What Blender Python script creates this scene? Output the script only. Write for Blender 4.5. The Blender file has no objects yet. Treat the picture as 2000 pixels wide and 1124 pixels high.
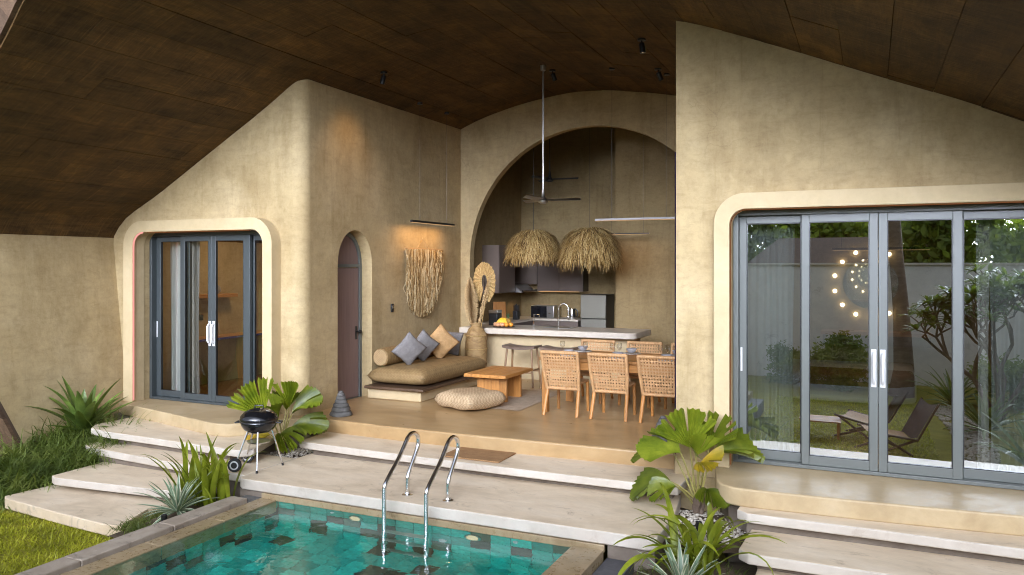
import bpy, bmesh, math, random
import numpy as np
from mathutils import Vector, Matrix
from mathutils.geometry import tessellate_polygon
R = math.radians
PI = math.pi
rnd = random.Random(7)
nrs = np.random.RandomState(11)
S = bpy.context.scene
COL = S.collection

# ------------------------------------------------------------------ camera
cam_d = bpy.data.cameras.new('camera')
cam = bpy.data.objects.new('camera', cam_d)
COL.objects.link(cam)
S.camera = cam
cam.location = (0, 0, 2.0)
cam.rotation_euler = (R(90), 0, R(24.472))
cam_d.sensor_width = 36.0
cam_d.lens = 36.0 * 1538.0 / 2000.0
cam_d.shift_y = -43.0 / 2000.0
cam_d.clip_start = 0.05
cam_d.clip_end = 600

# ------------------------------------------------------------------ sky, sun, exposure
W = bpy.data.worlds.new('World')
S.world = W
W.use_nodes = True
wn = W.node_tree.nodes
wl = W.node_tree.links
wn.clear()
sky = wn.new('ShaderNodeTexSky')
sky.sky_type = 'NISHITA'
sky.sun_disc = False
SUN_EL, SUN_AZ = 13.0, 168.0      # azimuth: compass degrees, 0 = +Y, clockwise
sky.sun_elevation = R(SUN_EL)
sky.sun_rotation = R(SUN_AZ)
sky.dust_density = 6.0
sky.ozone_density = 0.6
sky.air_density = 1.0
hsv = wn.new('ShaderNodeHueSaturation')
hsv.inputs['Saturation'].default_value = 0.05
bg = wn.new('ShaderNodeBackground')
bg.inputs['Strength'].default_value = 0.15
wo = wn.new('ShaderNodeOutputWorld')
wl.new(sky.outputs[0], hsv.inputs['Color'])
tint = wn.new('ShaderNodeMix')      # overcast daylight is cooler than the low clear-sky glow
tint.data_type = 'RGBA'
tint.blend_type = 'MULTIPLY'
tint.inputs[0].default_value = 1.0
tint.inputs[7].default_value = (0.88, 0.97, 1.2, 1)
wl.new(hsv.outputs[0], tint.inputs[6])
wl.new(tint.outputs[2], bg.inputs['Color'])
wl.new(bg.outputs[0], wo.inputs[0])

sun_d = bpy.data.lights.new('sun', 'SUN')
sun_d.energy = 1.5
sun_d.angle = R(72)
sun_d.color = (0.93, 0.95, 1.07)
sun = bpy.data.objects.new('sun', sun_d)
COL.objects.link(sun)
az, el = R(SUN_AZ), R(SUN_EL)
to_sun = Vector((math.sin(az) * math.cos(el), math.cos(az) * math.cos(el), math.sin(el)))
sun.rotation_euler = to_sun.to_track_quat('Z', 'Y').to_euler()
sun.location = to_sun * 40

vs = S.view_settings
vs.view_transform = 'Standard'
vs.look = 'None'
vs.gamma = 1
vs.exposure = 1.38
vs.use_curve_mapping = False
S.render.engine = 'CYCLES'
cy = S.cycles
cy.use_denoising = True
cy.filter_width = 1.05
cy.max_bounces = 12
cy.diffuse_bounces = 6
cy.glossy_bounces = 5
cy.transmission_bounces = 8
cy.transparent_max_bounces = 12
cy.sample_clamp_indirect = 6.0
cy.caustics_reflective = False

# ------------------------------------------------------------------ materials
MATS = {}
def node_mat(name):
    m = bpy.data.materials.new(name)
    m.use_nodes = True
    nt = m.node_tree
    nt.nodes.clear()
    out = nt.nodes.new('ShaderNodeOutputMaterial')
    b = nt.nodes.new('ShaderNodeBsdfPrincipled')
    nt.links.new(b.outputs[0], out.inputs[0])
    MATS[name] = m
    return m, nt, b, out

def simple(name, col, rough=0.6, metal=0.0, spec=0.5, sub=0.0):
    m, nt, b, o = node_mat(name)
    b.inputs['Base Color'].default_value = (*col, 1)
    b.inputs['Roughness'].default_value = rough
    b.inputs['Metallic'].default_value = metal
    b.inputs['Specular IOR Level'].default_value = spec
    return m

def tex_coord(nt, kind='Object', scale=(1, 1, 1), rot=(0, 0, 0)):
    tc = nt.nodes.new('ShaderNodeTexCoord')
    mp = nt.nodes.new('ShaderNodeMapping')
    mp.inputs['Scale'].default_value = scale
    mp.inputs['Rotation'].default_value = rot
    nt.links.new(tc.outputs[kind], mp.inputs[0])
    return mp.outputs[0]

def noise(nt, vec, scale, detail=6, rough=0.6, dist=0.0):
    n = nt.nodes.new('ShaderNodeTexNoise')
    n.inputs['Scale'].default_value = scale
    n.inputs['Detail'].default_value = detail
    n.inputs['Roughness'].default_value = rough
    n.inputs['Distortion'].default_value = dist
    nt.links.new(vec, n.inputs['Vector'])
    return n.outputs['Fac']

def ramp(nt, fac, stops):
    r = nt.nodes.new('ShaderNodeValToRGB')
    cr = r.color_ramp
    while len(cr.elements) < len(stops):
        cr.elements.new(0.5)
    for e, (p, c) in zip(cr.elements, stops):
        e.position = p
        e.color = (*c, 1) if len(c) == 3 else c
    nt.links.new(fac, r.inputs[0])
    return r.outputs[0]

def mixc(nt, fac, a, b, mode='MIX'):
    m = nt.nodes.new('ShaderNodeMix')
    m.data_type = 'RGBA'
    m.blend_type = mode
    for i, v in ((0, fac), (6, a), (7, b)):
        if isinstance(v, (int, float)):
            m.inputs[i].default_value = v
        elif isinstance(v, tuple):
            m.inputs[i].default_value = (*v, 1)
        else:
            nt.links.new(v, m.inputs[i])
    return m.outputs[2]

def bump(nt, b, h, strength, dist=0.01, prev=None):
    bn = nt.nodes.new('ShaderNodeBump')
    bn.inputs['Strength'].default_value = strength
    bn.inputs['Distance'].default_value = dist
    nt.links.new(h, bn.inputs['Height'])
    if prev is not None:
        nt.links.new(prev, bn.inputs['Normal'])
    nt.links.new(bn.outputs[0], b.inputs['Normal'])
    return bn.outputs[0]

def mottled(name, c0, c1, c2, big=1.2, small=9.0, rough=(0.6, 0.8), bstr=0.25, bscale=30, stretch=(1, 1, 1), spec=0.4, cracks=False, dirt=None):
    """plaster, cement and stone: three tones in cloudy patches, trowel relief"""
    m, nt, b, o = node_mat(name)
    v = tex_coord(nt, 'Object', stretch)
    n1 = noise(nt, v, big, 8, 0.62, 0.6)
    n2 = noise(nt, v, small, 8, 0.7, 0.3)
    ca = ramp(nt, n1, [(0.33, c0), (0.5, c1), (0.68, c2)])
    cb = ramp(nt, n2, [(0.3, tuple(x * 0.8 for x in c1)), (0.7, tuple(min(1, x * 1.15) for x in c1))])
    c = mixc(nt, 0.38, ca, cb)
    if cracks:
        vz = tex_coord(nt, 'Object', (1.0, 1.0, 0.35))
        st = ramp(nt, noise(nt, vz, 2.2, 10, 0.72, 0.25), [(0.34, (0.7, 0.66, 0.58)), (0.52, (1, 1, 1)), (0.7, (1.1, 1.08, 1.04))])
        c = mixc(nt, 0.6, c, st, 'MULTIPLY')
        sp_ = ramp(nt, noise(nt, v, 17, 8, 0.8, 0.4), [(0.3, (0.68, 0.65, 0.6)), (0.52, (1, 1, 1)), (0.72, (1.12, 1.11, 1.09))])
        c = mixc(nt, 0.42, c, sp_, 'MULTIPLY')
        dr = ramp(nt, noise(nt, tex_coord(nt, 'Object', (5.0, 5.0, 0.28)), 1.6, 8, 0.7, 0.2), [(0.3, (0.74, 0.71, 0.66)), (0.44, (1, 1, 1))])
        c = mixc(nt, 0.5, c, dr, 'MULTIPLY')
        tr_ = ramp(nt, noise(nt, tex_coord(nt, 'Object', (1.5, 1.5, 5.0), (0.3, 0.5, 0.2)), 2.2, 9, 0.78, 0.8), [(0.36, (0.8, 0.78, 0.74)), (0.5, (1, 1, 1)), (0.68, (1.1, 1.09, 1.07))])
        c = mixc(nt, 0.55, c, tr_, 'MULTIPLY')
        vo = nt.nodes.new('ShaderNodeTexVoronoi')
        vo.feature = 'DISTANCE_TO_EDGE'
        vo.inputs['Scale'].default_value = 1.1
        wv = nt.nodes.new('ShaderNodeVectorMath')
        wv.operation = 'ADD'
        nn = nt.nodes.new('ShaderNodeTexNoise')
        nn.inputs['Scale'].default_value = 2.2
        nn.inputs['Detail'].default_value = 8
        nt.links.new(v, nn.inputs['Vector'])
        nt.links.new(v, wv.inputs[0])
        nt.links.new(nn.outputs['Color'], wv.inputs[1])
        nt.links.new(wv.outputs[0], vo.inputs['Vector'])
        ck = ramp(nt, vo.outputs['Distance'], [(0.0, (1, 1, 1)), (0.012, (0, 0, 0))])
        gate = ramp(nt, noise(nt, v, 0.9, 3), [(0.52, (0, 0, 0)), (0.66, (1, 1, 1))])
        ckm = mixc(nt, 1.0, ck, gate, 'MULTIPLY')
        sc = nt.nodes.new('ShaderNodeMath')
        sc.operation = 'MULTIPLY'
        sc.inputs[1].default_value = 0.35
        nt.links.new(ckm, sc.inputs[0])
        c = mixc(nt, sc.outputs[0], c, tuple(x * 0.55 for x in c0))
    if dirt:
        d = ramp(nt, noise(nt, v, dirt[1], 9, 0.75, 1.0), [(dirt[2], (0, 0, 0)), (dirt[2] + 0.12, (1, 1, 1))])
        c = mixc(nt, mixc(nt, 0.68, (0, 0, 0), d), c, dirt[0])
    nt.links.new(c, b.inputs['Base Color'])
    rr = nt.nodes.new('ShaderNodeMapRange')
    rr.inputs['To Min'].default_value, rr.inputs['To Max'].default_value = rough
    nt.links.new(n2, rr.inputs[0])
    nt.links.new(rr.outputs[0], b.inputs['Roughness'])
    b.inputs['Specular IOR Level'].default_value = spec
    p = bump(nt, b, noise(nt, v, bscale, 8, 0.7), bstr, 0.006)
    bump(nt, b, noise(nt, v, 2.5, 4), bstr * 0.8, 0.03, p)
    return m

M = {}
M['plaster'] = mottled('plaster', (0.37, 0.27, 0.135), (0.455, 0.347, 0.184), (0.54, 0.425, 0.25), 0.8, 5, (0.6, 0.8), 0.35, 22, cracks=True, spec=0.15)
M['plaster_shaded'] = mottled('plaster_shaded', (0.26, 0.185, 0.085), (0.32, 0.235, 0.115), (0.38, 0.28, 0.135), 1.0, 6, (0.6, 0.8), 0.3, 22, cracks=True, spec=0.15)  # same plaster, darkened to paint in the light falloff inside the kitchen
M['plaster_pale'] = mottled('plaster_pale', (0.47, 0.36, 0.195), (0.54, 0.42, 0.24), (0.59, 0.475, 0.285), 1.4, 8, (0.6, 0.8), 0.16, 40)
M['floor'] = mottled('polished_cement', (0.3, 0.185, 0.08), (0.41, 0.265, 0.12), (0.5, 0.345, 0.175), 1.8, 7, (0.2, 0.42), 0.08, 12, spec=0.5, stretch=(0.7, 1.5, 1))
M['platform'] = mottled('honed_cement', (0.37, 0.262, 0.135), (0.46, 0.345, 0.19), (0.54, 0.425, 0.26), 2.2, 11, (0.4, 0.6), 0.12, 30)
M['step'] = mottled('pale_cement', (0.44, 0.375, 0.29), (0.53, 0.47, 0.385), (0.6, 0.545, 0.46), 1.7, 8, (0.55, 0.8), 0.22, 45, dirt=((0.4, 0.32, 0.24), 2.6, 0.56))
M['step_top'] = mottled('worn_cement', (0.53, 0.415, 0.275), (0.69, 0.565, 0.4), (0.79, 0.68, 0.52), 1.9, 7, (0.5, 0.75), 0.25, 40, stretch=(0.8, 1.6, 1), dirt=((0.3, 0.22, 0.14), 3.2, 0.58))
M['step_old'] = mottled('stained_cement', (0.5, 0.38, 0.235), (0.65, 0.515, 0.345), (0.74, 0.61, 0.43), 2.0, 8, (0.55, 0.8), 0.3, 45, dirt=((0.2, 0.17, 0.14), 4.0, 0.58))
M['kerb'] = mottled('weathered_kerb', (0.24, 0.185, 0.13), (0.34, 0.28, 0.21), (0.44, 0.375, 0.295), 3.0, 14, (0.6, 0.85), 0.4, 40, dirt=((0.09, 0.075, 0.06), 4.5, 0.53))
M['coping'] = mottled('wet_sandstone', (0.2, 0.135, 0.065), (0.3, 0.22, 0.12), (0.4, 0.31, 0.19), 3.0, 18, (0.18, 0.4), 0.25, 60, dirt=((0.12, 0.09, 0.05), 5, 0.56))
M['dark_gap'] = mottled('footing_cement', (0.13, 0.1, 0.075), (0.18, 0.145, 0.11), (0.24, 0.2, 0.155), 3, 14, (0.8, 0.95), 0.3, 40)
M['soil'] = mottled('soil', (0.06, 0.04, 0.024), (0.1, 0.07, 0.042), (0.16, 0.115, 0.07), 4, 30, (0.9, 1), 0.8, 60)
M['counter'] = mottled('counter_cement', (0.5, 0.435, 0.335), (0.58, 0.51, 0.405), (0.64, 0.57, 0.465), 2.0, 14, (0.3, 0.5), 0.06, 40)

def wood(name, dark, mid, light, axis='Y', scale=1.0, rough=(0.35, 0.6), fine=1.0, rand=0.25, bstr=0.15):
    m, nt, b, o = node_mat(name)
    st = {'X': (0.8, 14, 14), 'Y': (14, 0.8, 14), 'Z': (14, 14, 0.8)}[axis]
    v = tex_coord(nt, 'Object', tuple(s * scale for s in st))
    oi = nt.nodes.new('ShaderNodeObjectInfo')
    ad = nt.nodes.new('ShaderNodeVectorMath')
    ad.operation = 'ADD'
    sc = nt.nodes.new('ShaderNodeVectorMath')
    sc.operation = 'SCALE'
    cmb = nt.nodes.new('ShaderNodeCombineXYZ')
    for i in range(3):
        nt.links.new(oi.outputs['Random'], cmb.inputs[i])
    nt.links.new(cmb.outputs[0], sc.inputs[0])
    sc.inputs['Scale'].default_value = 37.0
    nt.links.new(v, ad.inputs[0])
    nt.links.new(sc.outputs[0], ad.inputs[1])
    n = noise(nt, ad.outputs[0], 1.0, 8, 0.65, 1.2)
    n2 = noise(nt, ad.outputs[0], 5.0 * fine, 6, 0.7)
    c = ramp(nt, n, [(0.3, dark), (0.5, mid), (0.72, light)])
    c = mixc(nt, 0.35, c, ramp(nt, n2, [(0.35, dark), (0.65, light)]))
    h = nt.nodes.new('ShaderNodeHueSaturation')
    mr = nt.nodes.new('ShaderNodeMapRange')
    mr.inputs['To Min'].default_value, mr.inputs['To Max'].default_value = 1 - rand, 1 + rand
    nt.links.new(oi.outputs['Random'], mr.inputs[0])
    nt.links.new(mr.outputs[0], h.inputs['Value'])
    nt.links.new(c, h.inputs['Color'])
    nt.links.new(h.outputs[0], b.inputs['Base Color'])
    rr = nt.nodes.new('ShaderNodeMapRange')
    rr.inputs['To Min'].default_value, rr.inputs['To Max'].default_value = rough
    nt.links.new(n2, rr.inputs[0])
    nt.links.new(rr.outputs[0], b.inputs['Roughness'])
    bump(nt, b, n2, bstr, 0.004)
    return m

M['teak'] = wood('teak', (0.27, 0.105, 0.02), (0.42, 0.18, 0.04), (0.56, 0.265, 0.07), 'X', 1.0, (0.35, 0.55))
M['teak_z'] = wood('teak_upright', (0.29, 0.115, 0.022), (0.44, 0.19, 0.045), (0.58, 0.275, 0.075), 'Z', 1.0, (0.35, 0.55))
M['teak_y'] = wood('teak_along', (0.27, 0.105, 0.02), (0.42, 0.18, 0.04), (0.56, 0.265, 0.07), 'Y', 1.0, (0.35, 0.55))
M['dark_wood'] = wood('dark_wood', (0.05, 0.028, 0.014), (0.09, 0.05, 0.026), (0.15, 0.09, 0.05), 'Y')
M['stool_wood'] = wood('stool_wood', (0.2, 0.11, 0.045), (0.3, 0.17, 0.075), (0.38, 0.23, 0.11), 'Z')
M['seat_wood'] = wood('seat_wood', (0.09, 0.055, 0.035), (0.15, 0.095, 0.062), (0.21, 0.14, 0.1), 'X')
M['floor_wood'] = wood('floor_wood', (0.13, 0.05, 0.02), (0.2, 0.085, 0.035), (0.27, 0.13, 0.06), 'X', 1.0, (0.15, 0.3))
M['door_wood'] = wood('mauve_door', (0.165, 0.105, 0.092), (0.2, 0.13, 0.115), (0.235, 0.158, 0.14), 'Z', 1.0, (0.5, 0.7), rand=0.05, bstr=0.05)
M['trunk'] = mottled('bark', (0.09, 0.06, 0.04), (0.17, 0.12, 0.085), (0.26, 0.2, 0.15), 4, 20, (0.8, 1), 0.9, 30, stretch=(1, 1, 3))

# ceiling planks: burnt, streaky, patchy
def ceiling_mat():
    m, nt, b, o = node_mat('burnt_ceiling_wood')
    oi = nt.nodes.new('ShaderNodeObjectInfo')
    v = tex_coord(nt, 'Object', (1, 1, 1))
    vs_ = tex_coord(nt, 'Object', (22, 1.6, 22))
    vx_ = tex_coord(nt, 'Object', (2.0, 40, 2.0))
    patch = noise(nt, v, 0.8, 6, 0.6, 0.8)
    streak = noise(nt, vs_, 1.0, 8, 0.75, 0.8)
    cross = noise(nt, vx_, 1.0, 8, 0.8, 0.5)
    c = ramp(nt, patch, [(0.3, (0.032, 0.017, 0.006)), (0.5, (0.1, 0.052, 0.014)), (0.7, (0.22, 0.112, 0.026))])
    c2 = ramp(nt, streak, [(0.35, (0.02, 0.012, 0.006)), (0.55, (0.105, 0.055, 0.015)), (0.75, (0.26, 0.14, 0.036))])
    c3 = ramp(nt, cross, [(0.36, (0.02, 0.012, 0.006)), (0.55, (0.085, 0.05, 0.02)), (0.74, (0.29, 0.17, 0.06))])
    c = mixc(nt, 0.42, c, c2)
    c = mixc(nt, 0.4, c, c3)
    blot = ramp(nt, noise(nt, tex_coord(nt, 'Object', (1.6, 0.7, 1.6)), 2.4, 9, 0.72, 0.5), [(0.34, (0.5, 0.47, 0.43)), (0.5, (1.1, 1.08, 1.03)), (0.66, (1.7, 1.64, 1.5))])
    c = mixc(nt, 0.75, c, blot, 'MULTIPLY')
    wear = ramp(nt, noise(nt, vx_, 2.2, 6, 0.8, 0.2), [(0.6, (0, 0, 0)), (0.7, (1, 1, 1))])
    c = mixc(nt, mixc(nt, 0.6, (0, 0, 0), wear), c, (0.26, 0.19, 0.1))
    h = nt.nodes.new('ShaderNodeHueSaturation')
    mr = nt.nodes.new('ShaderNodeMapRange')
    mr.inputs['To Min'].default_value, mr.inputs['To Max'].default_value = 0.78, 1.25
    nt.links.new(oi.outputs['Random'], mr.inputs[0])
    nt.links.new(mr.outputs[0], h.inputs['Value'])
    nt.links.new(c, h.inputs['Color'])
    nt.links.new(h.outputs[0], b.inputs['Base Color'])
    b.inputs['Roughness'].default_value = 0.72
    b.inputs['Specular IOR Level'].default_value = 0.25
    p = bump(nt, b, cross, 0.6, 0.012)
    bump(nt, b, streak, 0.5, 0.01, p)
    return m
M['ceiling'] = ceiling_mat()
M['rim'] = wood('shingle_rim', (0.05, 0.026, 0.013), (0.1, 0.056, 0.03), (0.16, 0.098, 0.055), 'Y', 1.0, (0.7, 0.9), bstr=0.5)
M['roof_outer'] = simple('roof_outer', (0.1, 0.065, 0.04), 0.9)

def weave(name, c0, c1, sx, sy, sz=None, bstr=0.6, rough=0.7, rot=0.0):
    """basket and cloth weave relief, one tone per strand"""
    m, nt, b, o = node_mat(name)
    v = tex_coord(nt, 'Object', (sx, sy, sz or sx), (0, 0, rot))
    ch = nt.nodes.new('ShaderNodeTexChecker')
    ch.inputs['Scale'].default_value = 1.0
    nt.links.new(v, ch.inputs['Vector'])
    n = noise(nt, tex_coord(nt, 'Object'), 12, 5)
    c = mixc(nt, ch.outputs['Fac'], c0, c1)
    c = mixc(nt, 0.35, c, ramp(nt, n, [(0.3, tuple(x * 0.6 for x in c0)), (0.7, tuple(min(1, x * 1.25) for x in c1))]))
    nt.links.new(c, b.inputs['Base Color'])
    b.inputs['Roughness'].default_value = rough
    b.inputs['Specular IOR Level'].default_value = 0.25
    bump(nt, b, ch.outputs['Fac'], bstr, 0.004)
    return m
M['rattan'] = weave('rattan', (0.44, 0.24, 0.1), (0.57, 0.34, 0.16), 90, 90, 90, 0.35, 0.55)
M['mattress'] = weave('ochre_weave', (0.24, 0.152, 0.062), (0.3, 0.2, 0.088), 26, 26, 26, 0.5, 0.6, 0.78)
M['bolster'] = weave('ochre_weave_pale', (0.36, 0.24, 0.115), (0.44, 0.3, 0.15), 60, 60, 60, 0.4, 0.65)
M['tan_cushion'] = weave('straw_cushion', (0.45, 0.26, 0.105), (0.56, 0.35, 0.16), 70, 70, 70, 0.6, 0.75)
M['pouf'] = weave('seagrass', (0.4, 0.27, 0.14), (0.58, 0.43, 0.26), 34, 34, 34, 0.9, 0.8)
M['rug'] = weave('jute', (0.40, 0.3, 0.2), (0.5, 0.39, 0.27), 60, 60, 60, 0.7, 0.95)
M['mat'] = weave('coir', (0.31, 0.17, 0.075), (0.38, 0.22, 0.1), 90, 90, 90, 0.9, 0.95)
M['grey_fabric'] = weave('grey_linen', (0.2, 0.185, 0.175), (0.265, 0.25, 0.235), 160, 160, 160, 0.5, 0.9)
M['placemat'] = weave('placemat', (0.33, 0.25, 0.16), (0.42, 0.33, 0.22), 120, 120, 120, 0.6, 0.9)

def straw(name, c0, c1, c2):
    m, nt, b, o = node_mat(name)
    v = tex_coord(nt, 'Object')
    n = noise(nt, v, 45, 4, 0.7)
    c = ramp(nt, n, [(0.3, c0), (0.5, c1), (0.7, c2)])
    nt.links.new(c, b.inputs['Base Color'])
    b.inputs['Roughness'].default_value = 0.75
    b.inputs['Specular IOR Level'].default_value = 0.2
    return m
M['straw_dark'] = straw('straw_dark', (0.07, 0.037, 0.01), (0.13, 0.073, 0.022), (0.2, 0.12, 0.042))
M['straw_pale'] = straw('straw_pale', (0.42, 0.28, 0.1), (0.58, 0.41, 0.17), (0.7, 0.53, 0.26))
M['raffia_dark'] = straw('raffia_dark', (0.17, 0.1, 0.035), (0.27, 0.17, 0.065), (0.36, 0.24, 0.1))
M['raffia_pale'] = straw('raffia_pale', (0.6, 0.46, 0.24), (0.7, 0.57, 0.33), (0.78, 0.66, 0.42))
M['straw'] = straw('straw', (0.17, 0.095, 0.025), (0.32, 0.195, 0.06), (0.47, 0.315, 0.12))
M['raffia'] = straw('raffia', (0.36, 0.235, 0.09), (0.52, 0.365, 0.17), (0.66, 0.5, 0.27))
M['plume'] = straw('plume', (0.36, 0.24, 0.105), (0.52, 0.365, 0.18), (0.64, 0.48, 0.26))
M['fan_leaf'] = straw('dried_fan', (0.28, 0.17, 0.06), (0.42, 0.28, 0.11), (0.54, 0.38, 0.17))
M['vase'] = mottled('clay_vase', (0.15, 0.085, 0.03), (0.32, 0.2, 0.08), (0.42, 0.285, 0.13), 7, 22, (0.6, 0.8), 0.4, 30, stretch=(1, 1, 2.2))
M['stone_dark'] = mottled('volcanic_stone', (0.075, 0.072, 0.066), (0.115, 0.11, 0.1), (0.17, 0.165, 0.15), 8, 40, (0.8, 0.95), 0.8, 60)

M['slate_metal'] = simple('slate_blue_aluminium', (0.122, 0.132, 0.118), 0.38, 0.0, 0.6)
M['slate_dark'] = simple('dark_slate_aluminium', (0.05, 0.06, 0.061), 0.4, 0.0, 0.6)
M['chrome'] = simple('polished_steel', (0.78, 0.77, 0.75), 0.2, 1.0)
M['brushed'] = simple('brushed_steel', (0.5, 0.49, 0.46), 0.3, 1.0)
M['fridge'] = simple('fridge_steel', (0.24, 0.225, 0.18), 0.4, 0.5)
M['white_metal'] = simple('white_handle', (0.75, 0.75, 0.74), 0.3, 0.2)
M['black_metal'] = simple('black_metal', (0.012, 0.012, 0.012), 0.4)
M['black_enamel'] = simple('black_enamel', (0.008, 0.008, 0.009), 0.07, 0.0, 0.7)
M['rubber'] = simple('rubber', (0.018, 0.018, 0.018), 0.75)
M['white_plastic'] = simple('white_plastic', (0.55, 0.55, 0.55), 0.4)
M['cabinet'] = simple('mauve_cabinet', (0.14, 0.103, 0.08), 0.42)
M['dark_glass'] = simple('dark_glass', (0.012, 0.012, 0.014), 0.1)
M['linen'] = simple('bed_linen', (0.72, 0.74, 0.77), 0.85)
M['throw'] = weave('brown_throw', (0.2, 0.105, 0.04), (0.27, 0.15, 0.065), 80, 80, 80, 0.6, 0.9)
M['ceramic'] = simple('grey_ceramic', (0.28, 0.265, 0.26), 0.35)
M['plate'] = simple('plate', (0.55, 0.52, 0.48), 0.3)
M['orange'] = simple('orange_peel', (0.8, 0.33, 0.04), 0.45)
M['apple'] = simple('peach_skin', (0.7, 0.36, 0.18), 0.45)
M['banana'] = simple('banana_skin', (0.82, 0.5, 0.04), 0.5)
M['pine'] = simple('pineapple_rind', (0.5, 0.28, 0.05), 0.7)
M['pineleaf'] = simple('pineapple_leaf', (0.07, 0.13, 0.05), 0.6)
M['mirror'] = simple('mirror', (0.9, 0.9, 0.9), 0.02, 1.0)
M['garden_wall'] = mottled('garden_wall', (0.62, 0.58, 0.53), (0.7, 0.66, 0.61), (0.76, 0.72, 0.67), 0.9, 5, (0.8, 0.9), 0.2, 20, dirt=((0.2, 0.17, 0.14), 1.5, 0.6))
M['gravel'] = mottled('slate_channel', (0.06, 0.058, 0.06), (0.09, 0.088, 0.092), (0.13, 0.128, 0.13), 6, 30, (0.6, 0.9), 0.3, 40)

def emit(name, col, strength):
    m, nt, b, o = node_mat(name)
    nt.nodes.remove(b)
    e = nt.nodes.new('ShaderNodeEmission')
    e.inputs['Color'].default_value = (*col, 1)
    e.inputs['Strength'].default_value = strength
    nt.links.new(e.outputs[0], o.inputs[0])
    return m
M['lamp_warm'] = emit('lamp_warm', (1.0, 0.58, 0.26), .28)
M['lamp_spot'] = emit('lamp_spot', (1.0, 0.72, 0.42), 1.2)
M['led_pink'] = emit('led_pink', (1.0, 0.42, 0.36), 0.4)
M['led_orange'] = emit('led_orange', (1.0, 0.36, 0.13), 0.09)
M['led_purple'] = emit('led_purple', (0.16, 0.1, 0.34), 0.05)
M['bulb'] = emit('bulb', (1.0, 0.78, 0.52), 5.0)
M['pool_lamp'] = emit('pool_lamp', (1.0, 0.74, 0.5), .34)

def glass_mat(name, refl, tint):
    m, nt, b, o = node_mat(name)
    nt.nodes.remove(b)
    tr = nt.nodes.new('ShaderNodeBsdfTransparent')
    tr.inputs['Color'].default_value = (*tint, 1)
    gl = nt.nodes.new('ShaderNodeBsdfGlossy')
    gl.inputs['Roughness'].default_value = 0.0
    gl.inputs['Color'].default_value = (0.95, 1.0, 0.97, 1)
    fr = nt.nodes.new('ShaderNodeFresnel')
    fr.inputs['IOR'].default_value = 1.5
    ad = nt.nodes.new('ShaderNodeMath')
    ad.operation = 'ADD'
    ad.use_clamp = True
    ad.inputs[1].default_value = refl
    nt.links.new(fr.outputs[0], ad.inputs[0])
    mx = nt.nodes.new('ShaderNodeMixShader')
    nt.links.new(ad.outputs[0], mx.inputs[0])
    nt.links.new(tr.outputs[0], mx.inputs[1])
    nt.links.new(gl.outputs[0], mx.inputs[2])
    nt.links.new(mx.outputs[0], o.inputs[0])
    return m
M['glass'] = glass_mat('solar_glass', 0.6, (0.92, 0.97, 0.95))
M['glass_left'] = glass_mat('window_glass', 0.04, (0.85, 0.88, 0.86))
def thin_glass(name):
    m = glass_mat(name, 0.0, (0.95, 0.95, 0.95))
    nt = m.node_tree
    lw = nt.nodes.new('ShaderNodeLayerWeight')
    lw.inputs['Blend'].default_value = 0.35
    mu = nt.nodes.new('ShaderNodeMath')
    mu.operation = 'MULTIPLY'
    mu.inputs[1].default_value = 0.5
    nt.links.new(lw.outputs['Facing'], mu.inputs[0])
    mx = [n for n in nt.nodes if n.type == 'MIX_SHADER'][0]
    nt.links.new(mu.outputs[0], mx.inputs[0])
    return m
M['wine_glass'] = thin_glass('wine_glass')

def sheer():
    m, nt, b, o = node_mat('sheer_curtain')
    nt.nodes.remove(b)
    tr = nt.nodes.new('ShaderNodeBsdfTransparent')
    d = nt.nodes.new('ShaderNodeBsdfDiffuse')
    d.inputs['Color'].default_value = (0.72, 0.76, 0.73, 1)
    t = nt.nodes.new('ShaderNodeBsdfTranslucent')
    t.inputs['Color'].default_value = (0.7, 0.75, 0.72, 1)
    a = nt.nodes.new('ShaderNodeMixShader')
    a.inputs[0].default_value = 0.4
    mx = nt.nodes.new('ShaderNodeMixShader')
    mx.inputs[0].default_value = 0.8
    nt.links.new(d.outputs[0], a.inputs[1])
    nt.links.new(t.outputs[0], a.inputs[2])
    nt.links.new(tr.outputs[0], mx.inputs[1])
    nt.links.new(a.outputs[0], mx.inputs[2])
    nt.links.new(mx.outputs[0], o.inputs[0])
    return m
M['sheer'] = sheer()
M['curtain'] = simple('cream_curtain', (0.62, 0.58, 0.52), 0.9)

def water_mat():
    m, nt, b, o = node_mat('pool_water')
    b.inputs['Base Color'].default_value = (0.55, 0.97, 0.9, 1)
    b.inputs['Roughness'].default_value = 0.0
    b.inputs['IOR'].default_value = 1.33
    b.inputs['Transmission Weight'].default_value = 1.0
    v = tex_coord(nt, 'Object')
    w = noise(nt, v, 3.2, 3, 0.5, 0.6)
    p = bump(nt, b, w, 0.35, 0.03)
    bump(nt, b, noise(nt, v, 14, 3, 0.5), 0.25, 0.006, p)
    return m
M['water'] = water_mat()

def tile_mat(name, c):
    m, nt, b, o = node_mat(name)
    oi = nt.nodes.new('ShaderNodeObjectInfo')
    v = tex_coord(nt, 'Object')
    n = noise(nt, v, 14, 6, 0.7, 0.5)
    cc = ramp(nt, n, [(0.3, tuple(x * 0.62 for x in c)), (0.55, c), (0.75, tuple(min(1, x * 1.35) for x in c))])
    h = nt.nodes.new('ShaderNodeHueSaturation')
    mr = nt.nodes.new('ShaderNodeMapRange')
    mr.inputs['To Min'].default_value, mr.inputs['To Max'].default_value = 0.72, 1.25
    nt.links.new(oi.outputs['Random'], mr.inputs[0])
    nt.links.new(mr.outputs[0], h.inputs['Value'])
    nt.links.new(cc, h.inputs['Color'])
    nt.links.new(h.outputs[0], b.inputs['Base Color'])
    b.inputs['Roughness'].default_value = 0.5
    return m
M['tile_teal'] = tile_mat('teal_stone', (0.022, 0.46, 0.38))
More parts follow.
